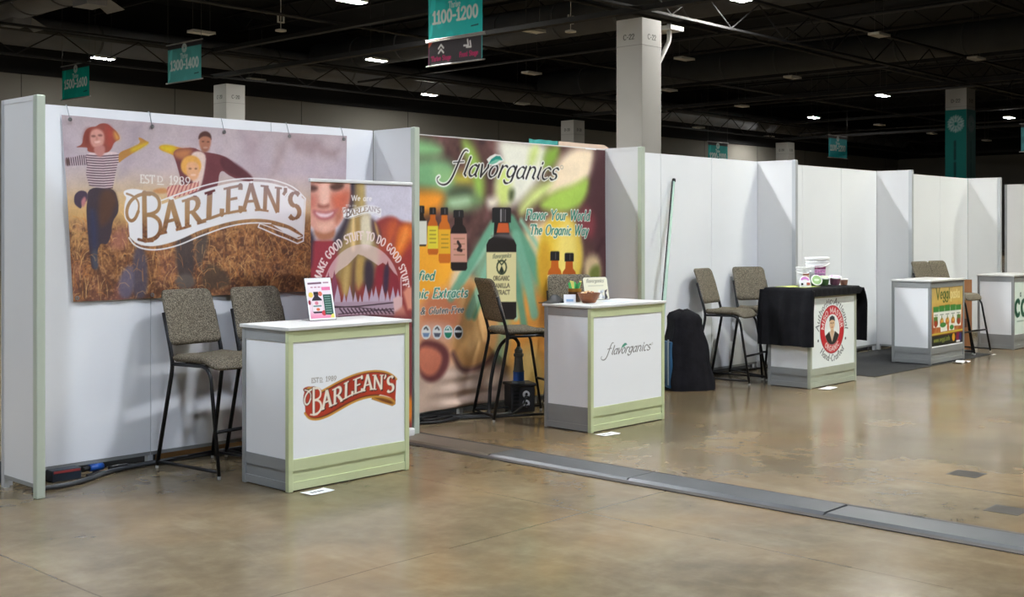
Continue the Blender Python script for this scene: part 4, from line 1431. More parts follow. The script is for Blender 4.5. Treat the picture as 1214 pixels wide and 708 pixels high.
def hanging_signs():
    rod = mat('sign_rod', (170, 170, 172), 0.4, metal=0.5)
    wire = mat('lamp_wire', (90, 90, 90), 0.5)

    def sign(label, num, a0, a1, z0, z1, plane, val, col, dim=1.0, lower=False, ncap=0.33):
        """plane 'X': sheet in x = val, seen from -x (right is -y); plane 'Y': sheet in y = val"""
        W, H = abs(a1 - a0), z1 - z0
        base = (val, max(a0, a1), z0) if plane == 'X' else (a0, val, z0)
        o = thing('hanging_sign', label, 'sign', base)
        st = W / 120
        cv = Canvas(0, 0, W, H, st, np.array(col) * 1.0)
        g = cv.noise(2.2, 3, 2)
        cv.blend(np.clip((g - .52) * 6, 0, 1), np.array(col) * 1.14, 0.5)
        wc = np.array((214, 230, 230)) * dim
        # leaf ornament, dark band at the top, emblem, words
        lc = np.minimum(np.array(col) * 1.25 + 14, 255)
        cv.fill([(0.05, H * .52), (0.12, H * .8), (0.32, H * .92), (0.28, H * .62)], lc, op=.7)
        cv.fill([(0.02, H * .02), (0.16, H * .1), (0.2, H * .34), (0.08, H * .3)], lc, op=.7)
        cv.fill([(-.1, H * .87), (W + .1, H * .87), (W + .1, H + .1), (-.1, H + .1)], np.array((58, 54, 60)) * dim)
        burst(cv, (W / 2, H * .86), H * .115, wc, 0.035)
        cv.text('Thrive', (W * .385, H * .60), (W * .60, H * .60), (0, H * .125), wc, H * .125, weight=.18, contrast=.8)
        cv.text(num, (W * .08, H * .33), (W * .92, H * .33), (0, H * .235), wc, H * .235, weight=.24, contrast=.9)
        cv.line([(W * .8, H * .16), (W * .92, H * .17)], .03, np.array((30, 50, 56)))
        pm = print_mat('print_matte', 0.6)

        def put(cv, name, dz):
            if plane == 'X':
                me = cv.mesh(name, lambda A, B: (A * 0, -A, B + dz), pm)
            else:
                me = cv.mesh(name, lambda A, B: (A, A * 0, B + dz), pm)
            link(name, me, o)
        put(cv, 'sheet', 0)

        def ax(s, z):
            return (0, -s, z) if plane == 'X' else (s, 0, z)
        for z in [0.0, H] + ([-0.05, -0.74] if lower else []):
            MB().tube([ax(-0.09, z), ax(W + .09, z)], 0.025, 8).build('rail', rod, o)
        for s in (0.0, W):
            MB().tube([ax(s, H), ax(s, 11.998 - z0)], 0.007, 4).build('wire', wire, o)
        if lower:
            c2 = Canvas(0, 0, W, 0.69, st, (62, 58, 64))
            pink = (214, 34, 108)
            c2.fill([(0, .5), (0.2, .69), (0, .69)], (206, 92, 70))
            c2.fill([(0, 0), (0.04, 0), (0.04, .5), (0, .5)], (140, 60, 110))
            c2.fill([(W - .05, 0), (W, 0), (W, .69), (W - .04, .69)], (60, 160, 160))
            c2.text('Thrive Stage', (.12, .13), (.92, .13), (0, .13), pink, .13, weight=.22, contrast=.8)
            c2.text('Front Stage', (1.26, .15), (1.98, .15), (0, .13), pink, .13, weight=.22, contrast=.8)
            c2.text('Powered by the show', (.12, .04), (.92, .04), (0, .06), (220, 220, 220), .06, weight=.2, contrast=.8) if False else None
            c2.line([(.12, .06), (.92, .06)], .022, (200, 200, 200), op=.7)
            for k in range(2):
                zz = .34 + .13 * k
                c2.line([(.42, zz), (.52, zz + .10), (.62, zz)], .055, (240, 240, 240))
            for k in range(2):
                xx = 1.52 + .10 * k
                c2.line([(xx - .03, .60 - k * .04), (xx + .1, .46 - k * .0), (xx - .08, .44 - k * .04)] if False else [(xx + .06, .60 - k * .05), (xx + .09, .44 - k * .05), (xx - .08, .45 - k * .05)], .055, (240, 240, 240))
            put(c2, 'lower_sheet', -0.74)
    teal = (24, 212, 212)
    sign('teal hanging sign reading 1500-1600 before the grey hall wall', '1500-1600', 37.07, 34.95, 6.67, 7.96, 'X', 18.55, (16, 190, 174), 1.15)
    sign('teal hanging sign reading 1300-1400', '1300-1400', 30.9, 28.76, 6.86, 8.215, 'X', 19.4, (92, 182, 182), 1.05)
    sign('teal hanging sign reading 1100-1200 with a dark arrow sheet below', '1100-1200', 18.03, 15.87, 7.06, 8.44, 'X', 20.0, teal, 1.1, lower=True)
    sign('small far teal sign half hidden behind the empty booth wall', '1200-1100', 52.1, 54.05, 5.15, 6.58, 'Y', 30.0, (18, 140, 138), .9)
    sign('far teal sign with pale rails hanging right of a grey column', '1100-1200', 62.0, 64.3, 6.08, 7.42, 'Y', 28.05, (26, 150, 160), .9)
    sign('far teal sign beyond the column wrapped in a teal print', '1000-1100', 16.05, 13.9, 5.75, 7.2, 'X', 60.0, (60, 130, 140), .8)


def ceiling_sensors():
    wh = mat('sensor_white', (226, 226, 222), .5, noise=.03)
    for (x, y, z), lab in (((22.3, 28.2, 8.75), 'small white hanging camera between the two left hanging signs'), ((28.6, 20.0, 8.55), 'small white hanging camera near the tall white column')):
        o = thing('hanging_camera', lab, 'camera', (x, y, z))
        MB().box(-.14, .14, -.03, .03, .32, .36).box(-.14, -.10, -.03, .03, .36, .62).box(.10, .14, -.03, .03, .36, .62).build('bracket', wh, o)
        MB().lathe([(.02, .0), (.20, .02), (.20, .07), (.10, .10)], n=18).build('dome', wh, o)
        MB().tube([(0, 0, .1), (0, 0, 11.999 - z)], .015, 6).build('drop_pole', wh, o)


def floor_joint():
    o = thing('trim_1', None, None, (2.975, 0, 0))
    o['kind'] = 'structure'
    o['label'] = 'grey metal cover strip over the floor joint'
    pm = mat('joint_plate', (94, 96, 98), 0.4, metal=0.45, noise=0.14, nscale=2.5, bump=0.05, bscale=6)
    pb = mat('joint_plate_worn', (112, 102, 90), 0.45, metal=0.2, noise=0.16, nscale=3)
    ed = mat('joint_edge', (62, 58, 54), 0.7, noise=0.2, nscale=6)
    MB().box(-0.225, 0.20, -20, 0.3, 0.001, 0.006).build('joint_bed', ed, o)
    y = 0.28
    k = 0
    for L in (1.3, 1.25, 1.4, 1.3, 1.35, 1.3, 1.4, 1.3, 1.3, 1.3, 1.3, 1.3):
        b = MB()
        z = 0.016 + 0.002 * ((k * 7) % 3)
        b.add([(-0.13, y - L + .006, z), (0.12, y - L + .006, z), (0.12, y - .006, z), (-0.13, y - .006, z),
               (-0.165, y - L + .006, 0.004), (0.16, y - L + .006, 0.004), (0.16, y - .006, 0.004), (-0.165, y - .006, 0.004)],
              [(0, 1, 2, 3), (0, 4, 5, 1), (2, 6, 7, 3), (1, 5, 6, 2), (3, 7, 4, 0)])
        b.build('plate', pb if k < 1 else pm, o)
        y -= L
        k += 1


# ------------------------------------------------------------------ booth walls
XD = [0.0, 3.066, 6.036, 8.969, 12.022, 15.099]
YB = 0.508
HW = 2.44


def booth_walls():
    labs = ['white panel wall behind the family photo banner', 'white panel wall behind the bottle print',
            'bare white panel wall with a thin pole leaning on it', 'white panel wall behind the two white buckets',
            'white panel wall behind the two stool backs and the pasta counter']
    for i in range(5):
        x0, x1 = XD[i] + 0.02, XD[i + 1] - 0.02
        o = thing('exhibit_wall', labs[i], 'partition wall', (x0, YB, 0))
        W = x1 - x0
        n = 3
        for k in range(n):
            a, b = W * k / n + 0.004, W * (k + 1) / n - 0.004
            MB().box(a, b, 0.0, 0.03, 0.085, HW - 0.03).build('panel', WHITE, o)
            MB().box(a, b, 0.002, 0.032, HW - 0.03, HW).build('top_rail', WHITE, o)
            MB().box(a, b, 0.004, 0.03, 0.06, 0.085).build('bottom_rail', ALU, o)
        for k in range(n + 1):
            xx = min(max(W * k / n, 0.02), W - 0.02)
            MB().box(xx - 0.02, xx + 0.02, 0.006, 0.046, 0.0, HW - 0.002).build('post', ALUL, o)
        MB().box(0.0, W, 0.13, 0.15, 0.0, 0.14).build('skirting_board', DARKGAP, o)  # dark board added to block lamp light coming through the floor gap
    dl = ['end partition panel with a pale green front post beside the family banner', 'partition panel between the family banner booth and the bottle booth',
          'partition panel between the bottle booth and the bare white booth', 'partition panel between the bare booth and the bucket booth',
          'partition panel beside the carpeted booth', 'last partition panel of the row before the dark gap']
    wl = mat('divider_laminate', (222, 222, 220), 0.42, noise=0.015, nscale=1.5)
    for i in range(6):
        o = thing('partition_panel', dl[i], 'partition wall', (XD[i], 0, 0))
        MB().box(-0.016, 0.016, 0.05, 0.466, 0.085, HW - 0.03).build('panel', wl, o)
        MB().box(-0.018, 0.018, 0.05, 0.466, HW - 0.03, HW).build('top_rail', wl, o)
        MB().box(-0.017, 0.017, 0.05, 0.466, 0.06, 0.085).build('bottom_rail', ALU, o)
        MB().box(-0.028, 0.028, 0.0, 0.05, 0.0, HW, 0.006).build('post', ALUP if i < 3 else ALUL, o)
        MB().box(-0.018, 0.018, 0.466, 0.506, 0.0, HW).build('post', ALUL if i == 0 else wl, o)
    # next run of walls past the gap, seen side on
    o = thing('partition_panel', 'grey side of a further booth wall past the dark gap', 'partition wall', (17.96, 1.0, 0))
    MB().box(-0.016, 0.016, -0.98, -0.02, 0.085, HW).build('panel', wl, o)
    for y in (0, -1.0):
        MB().box(-0.022, 0.022, y - .02, y + .02, 0, HW).build('post', ALU, o)
    MB().box(0.03, 3.0, -0.03, 0.0, 0.085, HW).build('panel', wl, o)


def canvas_obj(name, cvpos, m, parent, loc=(0, 0, 0)):
    cv, pos = cvpos
    me = cv.mesh(name, lambda A, B: tuple(q - l for q, l in zip(pos(A, B), loc)), m)
    return link(name, me, parent)


def banners():
    pv = print_mat('print_vinyl', 0.42, 0.35)
    pf = print_mat('print_fabric', 0.6, 0.25)
    loc = (1.56, 0.485, 1.15)
    o = thing('vinyl_banner', 'wide vinyl banner of people in a meadow with a white ribbon logo', 'banner', loc)
    canvas_obj('sheet', family_banner(), pv, o, loc)
    gm = mat('grommet_steel', (150, 150, 150), 0.3, metal=0.8)
    cord = mat('cord_clear', (150, 156, 160), 0.4)
    for px in (0.42, 1.02, 1.60, 2.18, 2.71):
        s = (px - 0.375) / 2.375
        z = 2.35 - 0.012 * math.sin(math.pi * s)
        MB().lathe([(0.006, -0.003), (0.014, -0.003), (0.014, 0.003), (0.006, 0.003)], n=12, close=False).xform(Matrix.Translation((px - loc[0], -0.015, z - loc[2])) @ Matrix.Rotation(math.pi / 2, 4, 'X')).build('grommet', gm, o)
        MB().tube(fillet([(px - loc[0], -0.014, z - loc[2]), (px - loc[0] - 0.01, 0.012, 2.445 - loc[2]), (px - loc[0], 0.045, 2.446 - loc[2])], 0.02), 0.0025, 5).build('cord', cord, o)
    for px, z in ((0.47, 1.175), (1.02, 1.175), (2.70, 1.17)):
        MB().lathe([(0.006, -0.003), (0.014, -0.003), (0.014, 0.003), (0.006, 0.003)], n=12, close=False).xform(Matrix.Translation((px - loc[0], -0.015, z - loc[2])) @ Matrix.Rotation(math.pi / 2, 4, 'X')).build('grommet', gm, o)

    loc = (2.505, 0.0, 0)
    o = thing('roll_up_banner', 'upright roll-up banner of a smiling woman beside the meadow banner', 'banner', loc)
    canvas_obj('sheet', portrait_print(), pf, o, loc)
    wr = mat('rail_white', (232, 232, 230), 0.35, metal=0.2)
    MB().box(-0.505, 0.495, -0.022, 0.004, 1.975, 2.0, 0.004).build('top_rail', wr, o)
    MB().box(-0.40, 0.50, -0.045, 0.045, 0.012, 0.075, 0.012).build('base', wr, o)
    for s in (-0.25, 0.40):
        MB().box(s - 0.03, s + 0.03, -0.15, 0.15, 0.0, 0.014, 0.004).build('foot', BLACKM, o)
    MB().tube([(0, 0.01, 0.07), (0, 0.01, 1.98)], 0.012, 8).build('pole', ALU, o)

    loc = (4.55, 0.455, 0.085)
    o = thing('fabric_banner', 'wide fabric banner of extract bottles, leaves and nuts', 'banner', loc)
    canvas_obj('sheet', extracts_print(), pf, o, loc)
    MB().box(-1.46, 1.47, 0.008, 0.026, 2.335, 2.352).build('hem_bar', wr, o)
    # a folded bit of print showing over the top edge
    tq = mat('teal_cloth', (60, 150, 140), 0.7, noise=0.05)
    pe = mat('peach_cloth', (216, 190, 166), 0.7, noise=0.05)
    o2 = thing('draped_banner', 'teal and peach edge of another banner hung over the wall top', 'banner', (4.98, 0.545, 2.40))
    MB().grid(lambda u, v: (u * 0.42, 0.012 * math.sin(u * 9), v * 0.085 + (0.003 * math.sin(u * 20))), 20, 4).build('teal_edge', tq, o2)
    MB().grid(lambda u, v: (0.42 + u * 0.85, 0.012 * math.sin(u * 9 + 3.8), v * (0.085 - 0.055 * max(0, u - .82) / .18)), 30, 4).build('peach_edge', pe, o2)


# ------------------------------------------------------------------ counters
def counter(label, x, y, frame, front_print=None, side_mat=None, W=1.0, D=0.5, H=1.02, z=0.0):
    o = thing('counter', label, 'counter', (x, y, z))
    zt = H - 0.022
    p = 0.036
    MB().box(-0.012, W + 0.012, -0.012, D + 0.012, zt, H, 0.004).build('top', TOPW, o)
    for a in (0, W - p):
        for b in (0, D - p):
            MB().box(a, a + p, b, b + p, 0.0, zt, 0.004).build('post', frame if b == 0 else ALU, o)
    zr = zt - 0.072
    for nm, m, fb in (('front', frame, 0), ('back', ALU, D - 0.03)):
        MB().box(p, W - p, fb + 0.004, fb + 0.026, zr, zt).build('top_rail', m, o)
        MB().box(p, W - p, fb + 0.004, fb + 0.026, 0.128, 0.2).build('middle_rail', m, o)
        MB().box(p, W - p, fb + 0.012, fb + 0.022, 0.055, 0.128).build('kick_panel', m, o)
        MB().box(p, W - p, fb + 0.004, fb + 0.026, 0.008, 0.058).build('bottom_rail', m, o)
        pn = MB().box(p, W - p, fb + 0.010, fb + 0.020, 0.2, zr).build('panel', CWHITE, o)
        if nm == 'front':
            front = pn
    for sx in (0.004, W - 0.026):
        MB().box(sx, sx + 0.022, p, D - p, zr, zt).build('top_rail', ALU, o)
        MB().box(sx, sx + 0.022, p, D - p, 0.128, 0.2).build('middle_rail', ALU, o)
        e = 0.008 if sx < 0.1 else 0.004
        MB().box(sx + e, sx + e + 0.01, p, D - p, 0.055, 0.128).build('kick_panel', ALU, o)
        MB().box(sx, sx + 0.022, p, D - p, 0.008, 0.058).build('bottom_rail', ALU, o)
        MB().box(sx + 0.005, sx + 0.015, p, D - p, 0.2, zr).build('panel', side_mat or CWHITE, o)
    if front_print is not None:
        cv, dy = front_print
        me = cv.mesh('front_print', lambda A, B: (A - x, A * 0 + dy, B), print_mat('print_panel', 0.42, 0.5))
        link('front_print', me, front)
    return o


def counters():
    pan = (240, 242, 242)
    # 1: red ribbon logo
    y = -0.963
    T1 = tracer(y)
    cv = Canvas(1.19, 0.30, 2.06, 0.84, 0.0038, pan)
    Tb = tracer(0.485)
    a0, a1 = Tb((147, 254)), Tb((361, 254))
    b0, b1 = Tb((200, 211))[1], Tb((200, 296))[1]
    # logo box on the counter (metres): left/right edge and the heights of ribbon top / bottom
    L0, L1 = T1((361, 470))[0], T1((470.5, 470))[0]

    def F1(p):
        q = Tb(p)
        s = (L1 - L0) / (a1[0] - a0[0])
        return (L0 + (q[0] - a0[0]) * s, 0.60 + (q[1] - 1.83) * s * 1.0)
    barleans_logo(cv, F1, 'red')
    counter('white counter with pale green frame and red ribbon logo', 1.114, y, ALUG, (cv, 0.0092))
    # 2: script logo
    y = -0.941
    T2 = tracer(y)
    cv = Canvas(4.17, 0.44, 4.96, 0.74, 0.0042, pan)
    T3 = tracer(0.455)
    q = crop(500, 155, 5.445)
    c0, c1 = T3(q((96, 250))[0]), T3(q((910, 250))[0])
    d0, d1 = T2((713.5, 424)), T2((775, 420))

    def F2(p):
        r = T3(p)
        s = (d1[0] - d0[0]) / (c1[0] - c0[0])
        return (d0[0] + (r[0] - c0[0]) * s, 0.585 + (r[1] - 2.045) * s * 1.0)
    flav_logo(cv, F2, (92, 90, 84), None, (60, 140, 112), (90, 160, 130))
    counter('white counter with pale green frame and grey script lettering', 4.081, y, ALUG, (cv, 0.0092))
    # 3: oval red emblem
    y = -0.877
    cv = Canvas(7.745, 0.205, 8.66, 0.99, 0.0052, (238, 244, 240))
    oval_emblem(cv, (8.175, 0.585))
    counter('counter with oval red portrait emblem under a black cloth', 7.702, y, mat('grey_green_aluminium', (186, 192, 172), 0.45, metal=0.25, noise=0.03), (cv, 0.0092))  # frame colour holds a weaker painted green reflection
    # 4: pasta picture
    y = -0.853
    counter('grey framed counter with a colourful pasta poster', 10.644, y, ALU, (pasta_print(), 0.0092), z=0.0065)
    # 5: cut by the frame
    y = -0.863
    cv = Canvas(13.315, 0.205, 14.235, 0.92, 0.008, (226, 240, 232))
    cv.text('cal', (13.335, 0.46), (13.93, 0.46), (0, 0.33), (18, 84, 62), 0.33, weight=.23, contrast=.6, track=.08)
    cv.text('a', (13.52, 0.72), (13.57, 0.72), (0, 0.08), (40, 70, 60), 0.08, weight=.2, contrast=.6)
    cv.line([(13.42, .38), (14.1, .38)], .02, (120, 150, 140), op=.6)
    counter('grey framed counter with bold dark green lettering', 13.276, y, ALU, (cv, 0.0092))


def oval_emblem(cv, c):
    cx, cz = c
    red = (204, 44, 52)
    rx, rz = 0.252, 0.246
    def ov(kx, kz, n=40):
        return [(cx + kx * math.cos(2 * math.pi * k / n), cz + kz * math.sin(2 * math.pi * k / n)) for k in range(n)]
    cv.fill(ov(rx + .008, rz + .008), (150, 40, 44))
    cv.fill(ov(rx, rz), red)
    cv.fill(ov(0.163, 0.162), (240, 244, 240))

    def on_oval(s, kx, kz, a0, a1, cap, col, up=True, **kw):
        tw = text_width(s, kw.get('track', .08))

        def fn(x, y):
            a = math.radians(a0 + (a1 - a0) * x / tw)
            e = y * cap if up else (y - 1) * cap * -1 * -1
            r = 1.0
            return (cx + (kx + (y * cap if up else -y * cap)) * math.cos(a), cz + (kz + (y * cap if up else -y * cap)) * math.sin(a))
        cv.blend(cv.m_text(s, fn, cap, **kw), col)
    on_oval('MISO MASTER', .180, .178, 178, 2, .052, (240, 236, 230), weight=.22, contrast=.8, track=.12)
    on_oval('ORGANIC', .232, .228, 226, 314, .052, (240, 236, 230), up=False, weight=.22, contrast=.8, track=.12)
    on_oval('Authentic*Artisanal', .280, .268, 182, -2, .066, (40, 44, 46), weight=.14, contrast=.3, slant=.1, track=.06)
    on_oval('Hand-Crafted', .345, .332, 222, 318, .066, (40, 44, 46), up=False, weight=.14, contrast=.3, slant=.1, track=.06)
    for a in (200, -22):
        cv.ell((cx + .315 * math.cos(math.radians(a)), cz + .30 * math.sin(math.radians(a))), .013, .013, (40, 44, 46))
    # simple bust: dark jacket, head with a head scarf
    j = ov(0.160, 0.160)
    M, _ = cv.m_poly(np.array(j), 0)
    Mj, _ = cv.m_poly(np.array([(cx - .16, cz - .17), (cx - .145, cz - .06), (cx - .06, cz - .02), (cx, cz - .13), (cx + .06, cz - .02), (cx + .145, cz - .06), (cx + .16, cz - .17)]), 0)
    cv.blend(Mj * M, (52, 48, 46))
    cv.fill([(cx - .05, cz - .02), (cx + .05, cz - .02), (cx + .0, cz - .13)], (222, 186, 150))
    cv.fill([(cx - .028, cz + .02), (cx + .028, cz + .02), (cx + .034, cz - .03), (cx - .034, cz - .03)], (214, 176, 140))
    cv.ell((cx, cz + .06), .058, .066, (226, 190, 150))
    cv.fill([(cx - .062, cz + .085), (cx - .05, cz + .13), (cx, cz + .145), (cx + .05, cz + .13), (cx + .062, cz + .085), (cx + .02, cz + .10), (cx - .02, cz + .10)], (50, 54, 60))
    for s in (-1, 1):
        cv.line([(cx + s * .012, cz + .066), (cx + s * .032, cz + .068)], .008, (70, 50, 40))
    cv.line([(cx, cz + .06), (cx + .004, cz + .04)], .006, (180, 136, 104))
    cv.line([(cx - .014, cz + .022), (cx + .014, cz + .022)], .008, (176, 80, 70))


def pasta_print():
    x0, x1, z0, z1 = 10.684, 11.606, 0.215, 0.925
    cv = Canvas(x0, z0, x1, z1, 0.007, (206, 150, 70))
    W, H = x1 - x0, z1 - z0
    t = (cv.B - z0) / H
    for k in range(3):
        cv.C[..., k] = np.interp(t, [0, .16, .2, .45, .6, .75, .9, 1], [hx(c)[k] for c in ((40, 44, 38), (40, 44, 38), (176, 90, 44), (196, 104, 58), (206, 140, 70), (216, 184, 96), (206, 176, 104), (196, 168, 106))])
    n = cv.noise(7, 4, 3)
    cv.blend(np.clip((n - .5) * 4, 0, 1) * (t > .2), (222, 190, 110), .5)
    cv.blend(np.clip((.45 - n) * 4, 0, 1) * (t > .2) * (t < .6), (150, 56, 34), .6)

    def P(u, v):
        return (x0 + u * W, z0 + v * H)
    cv.line([P(0, .2), P(1, .22)], .02, (210, 190, 70))
    cv.fill([P(.06, .32), P(.94, .30), P(.96, .66), P(.06, .62)], (236, 236, 228))
    for u in (.14, .32, .5, .68, .86):
        cv.fill([P(u - .085, .58), P(u + .085, .58), P(u + .085, .66 + .03 * math.cos((u - .5) * 3)), P(u - .085, .66 + .03 * math.cos((u - .5) * 3))], (66, 138, 62))
        c = (206, 120, 50) if .2 < u < .8 else (150, 96, 50)
        cv.ell(P(u, .40), .055, .05, c)
        cv.ell(P(u + .01, .43), .035, .03, (230, 170, 70))
        cv.line([P(u, .45), P(u, .50)], .02, (80, 130, 60))
        cv.line([P(u - .05, .53), P(u + .05, .53)], .012, (140, 150, 140))
    for u in (.13, .87):
        cv.fill([P(u - .06, .36), P(u + .06, .36), P(u + .06, .50), P(u - .06, .50)], (90, 130, 60))
        cv.ell(P(u, .38), .05, .04, (170, 66, 36))
    cv.fill([P(.28, .23), P(.72, .24), P(.72, .36), P(.28, .34)], (236, 236, 228))
    cv.ell(P(.36, .35), .09, .03, (70, 140, 64))
    cv.ell(P(.64, .29), .06, .03, (70, 150, 70))
    cv.ell(P(.52, .30), .03, .05, (206, 116, 60))
    cv.text('Veggi', P(.14, .80), P(.58, .80), (0, H * .19), (64, 92, 36), H * .17, weight=.19, contrast=.45)
    cv.text('pasta', P(.60, .80), P(.90, .80), (0, H * .17), (240, 226, 160), H * .15, weight=.16, contrast=.5)
    cv.text('www.veggi.info', P(.07, .065), P(.58, .075), (0, H * .075), (150, 160, 70), H * .075, weight=.2, contrast=.7)
    cv.ell(P(.70, .11), .045, .05, (222, 160, 40))
    cv.ell(P(.84, .11), .06, .06, (140, 40, 70))
    cv.ell(P(.92, .10), .04, .06, (56, 44, 110))
    cv.line([P(.80, .03), P(.90, .03)], .025, (230, 230, 230))
    return cv


# ------------------------------------------------------------------ stools
def tweed():
    m = bpy.data.materials.new('grey_brown_tweed')
    m.use_nodes = True
    nt = m.node_tree
    b = nt.nodes['Principled BSDF']
    tc = nt.nodes.new('ShaderNodeTexCoord')
    n = nt.nodes.new('ShaderNodeTexNoise')
    n.inputs['Scale'].default_value = 130
    n.inputs['Detail'].default_value = 4
    nt.links.new(tc.outputs['Object'], n.inputs['Vector'])
    r = nt.nodes.new('ShaderNodeValToRGB')
    el = r.color_ramp.elements
    el[0].position, el[1].position = 0.33, 0.68
    el[0].color = (*lin(hx((70, 64, 54))), 1)
    el[1].color = (*lin(hx((150, 142, 124))), 1)
    e = el.new(0.5)
    e.color = (*lin(hx((108, 100, 86))), 1)
    nt.links.new(n.outputs['Fac'], r.inputs['Fac'])
    nt.links.new(r.outputs['Color'], b.inputs['Base Color'])
    b.inputs['Roughness'].default_value = 0.85
    b.inputs['Specular IOR Level'].default_value = 0.15
    bp = nt.nodes.new('ShaderNodeBump')
    bp.inputs['Strength'].default_value = 0.25
    bp.inputs['Distance'].default_value = 0.004
    nt.links.new(n.outputs['Fac'], bp.inputs['Height'])
    nt.links.new(bp.outputs['Normal'], b.inputs['Normal'])
    return m


def pad(w, h, t, bend, round_=0.05, nu=15, nv=13):
    """upholstered pad: width w (x), height h (second axis), thickness t, rounded corners; bend(x, s) gives the offset of the third axis"""
    m = MB()
    v, f = [], []
    # superellipse-like rounded rectangle, front and back sheets pulled together at the rim
    def pt(i, j):
        u = -1 + 2 * i / (nu - 1)
        s = -1 + 2 * j / (nv - 1)
        x, y = u * w / 2, s * h / 2
        # pull corners in
        ex, ey = max(0, abs(x) - (w / 2 - round_)), max(0, abs(y) - (h / 2 - round_))
        d = math.hypot(ex, ey)
        if d > round_:
            k = round_ / d
            x = math.copysign((w / 2 - round_) + ex * k, x)
            y = math.copysign((h / 2 - round_) + ey * k, y)
        rim = min(1.0, min(w / 2 - abs(u * w / 2), h / 2 - abs(s * h / 2)) / (t * 0.6))
        th = t / 2 * (0.35 + 0.65 * math.sqrt(max(0, 1 - (1 - rim) ** 2)))
        return x, y, th
    for side in (1, -1):
        for j in range(nv):
            for i in range(nu):
                x, y, th = pt(i, j)
                v.append((x, y, bend(x, y) + side * th))
    n = nu * nv
    for j in range(nv - 1):
        for i in range(nu - 1):
            a = j * nu + i
            f.append((a, a + 1, a + nu + 1, a + nu))
            f.append((n + a, n + a + nu, n + a + nu + 1, n + a + 1))
    for i in range(nu - 1):
        f.append((i, n + i, n + i + 1, i + 1))
        a = (nv - 1) * nu + i
        f.append((a, a + 1, n + a + 1, n + a))
    for j in range(nv - 1):
        a = j * nu
        f.append((a, a + nu, n + a + nu, n + a))
        a = j * nu + nu - 1
        f.append((a, n + a, n + a + nu, a + nu))
    m.add(v, f, True)
    return m


def stools():
    tw = tweed()
    root = thing('bar_stool', 'x', 'stool', (0, 0, 0), group='grey tweed bar stools')
    # seat pad, lies flat, front edge rolls down
    s = pad(0.45, 0.44, 0.055, lambda x, y: -0.05 * max(0, (-y - 0.12) / 0.1) ** 2 + 0.010 * (abs(x) / 0.22) ** 2, 0.06)
    s.xform(Matrix.Translation((0, -0.01, 0.750)))
    s.build('seat', tw, root)
    # curved, tilted back pad
    b = pad(0.43, 0.375, 0.042, lambda x, y: 0.0, 0.045, 17, 15)
    nb = []
    for (x, y, t) in b.v:
        z = 1.025 + y
        lean = 0.225 + (z - 0.84) * 0.27 + 0.5 * max(0, z - 1.02) ** 2
        curve = -0.35 * (x ** 2)
        nb.append((x * (1 - 0.04 * (y / 0.19)) if y > 0 else x, lean + curve - t, z))
    b.v = nb
    b.build('backrest', tw, root)
    r = 0.0125
    for sx in (-1, 1):
        up = [(sx * 0.236, 0.325, 0.02), (sx * 0.213, 0.185, 0.70), (sx * 0.212, 0.205, 0.80), (sx * 0.212, 0.285, 1.06)]
        l1 = MB().tube(fillet(up, 0.07), r * 1.15, 10).build('rear_leg', BLACKM, root)
        fr = [(sx * 0.210, 0.190, 0.716), (sx * 0.210, -0.20, 0.722), (sx * 0.236, -0.325, 0.02)]
        l2 = MB().tube(fillet(fr, 0.10, 7), r, 10).build('front_leg', BLACKM, root)
        MB().tube([(sx * 0.234, 0.318, 0.045), (sx * 0.234, -0.318, 0.045)], r * 0.9, 8).build('side_rail', BLACKM, root)
        for y, lg_ in ((0.325, l1), (-0.325, l2)):
            MB().lathe([(0.011, 0.0), (0.012, 0.012), (0.012, 0.024)], (sx * 0.236, y, 0), 10).build('foot_cap', mat('foot_grey', (170, 170, 166), 0.4, noise=.05), lg_)
    MB().tube([(-0.234, 0.318, 0.045), (0.234, 0.318, 0.045)], r * 0.9, 8).build('rear_rail', BLACKM, root)
    MB().tube([(-0.232, -0.276, 0.30), (0.232, -0.276, 0.30)], r * 0.9, 8).build('foot_rest', BLACKM, root)
    MB().tube([(-0.21, 0.10, 0.716), (0.21, 0.10, 0.716)], r * 0.8, 8).build('seat_bar', BLACKM, root)
    MB().tube([(-0.21, -0.12, 0.716), (0.21, -0.12, 0.716)], r * 0.8, 8).build('seat_bar', BLACKM, root)
    spots = [(1.25, 0.045, 6, 'grey tweed bar stool in the open beside the ribbon logo counter'),
             (1.775, 0.03, 0, 'grey tweed bar stool behind the ribbon logo counter, only its back showing'),
             (4.35, 0.10, 66, 'grey tweed bar stool turned sideways before the bottle banner'),
             (5.06, 0.03, -38, 'grey tweed bar stool half hidden behind the script lettering counter'),
             (7.72, 0.10, 9, 'grey tweed bar stool next to the black heaped bag'),
             (8.38, 0.08, -25, 'grey tweed bar stool next to the black draped cloth'),
             (11.97, -0.42, -6, 'grey tweed bar stool beside the pasta counter, only its back showing'),
             (12.50, -0.42, -6, 'grey tweed bar stool before the brown carton, seat showing')]
    for i, (x, y, a, lab) in enumerate(spots):
        o = root if i == 0 else copy_tree(root)
        o.location = (x, y, 0.0065 if i >= 6 else 0)
        o.rotation_euler[2] = math.radians(a)
        o['label'] = lab


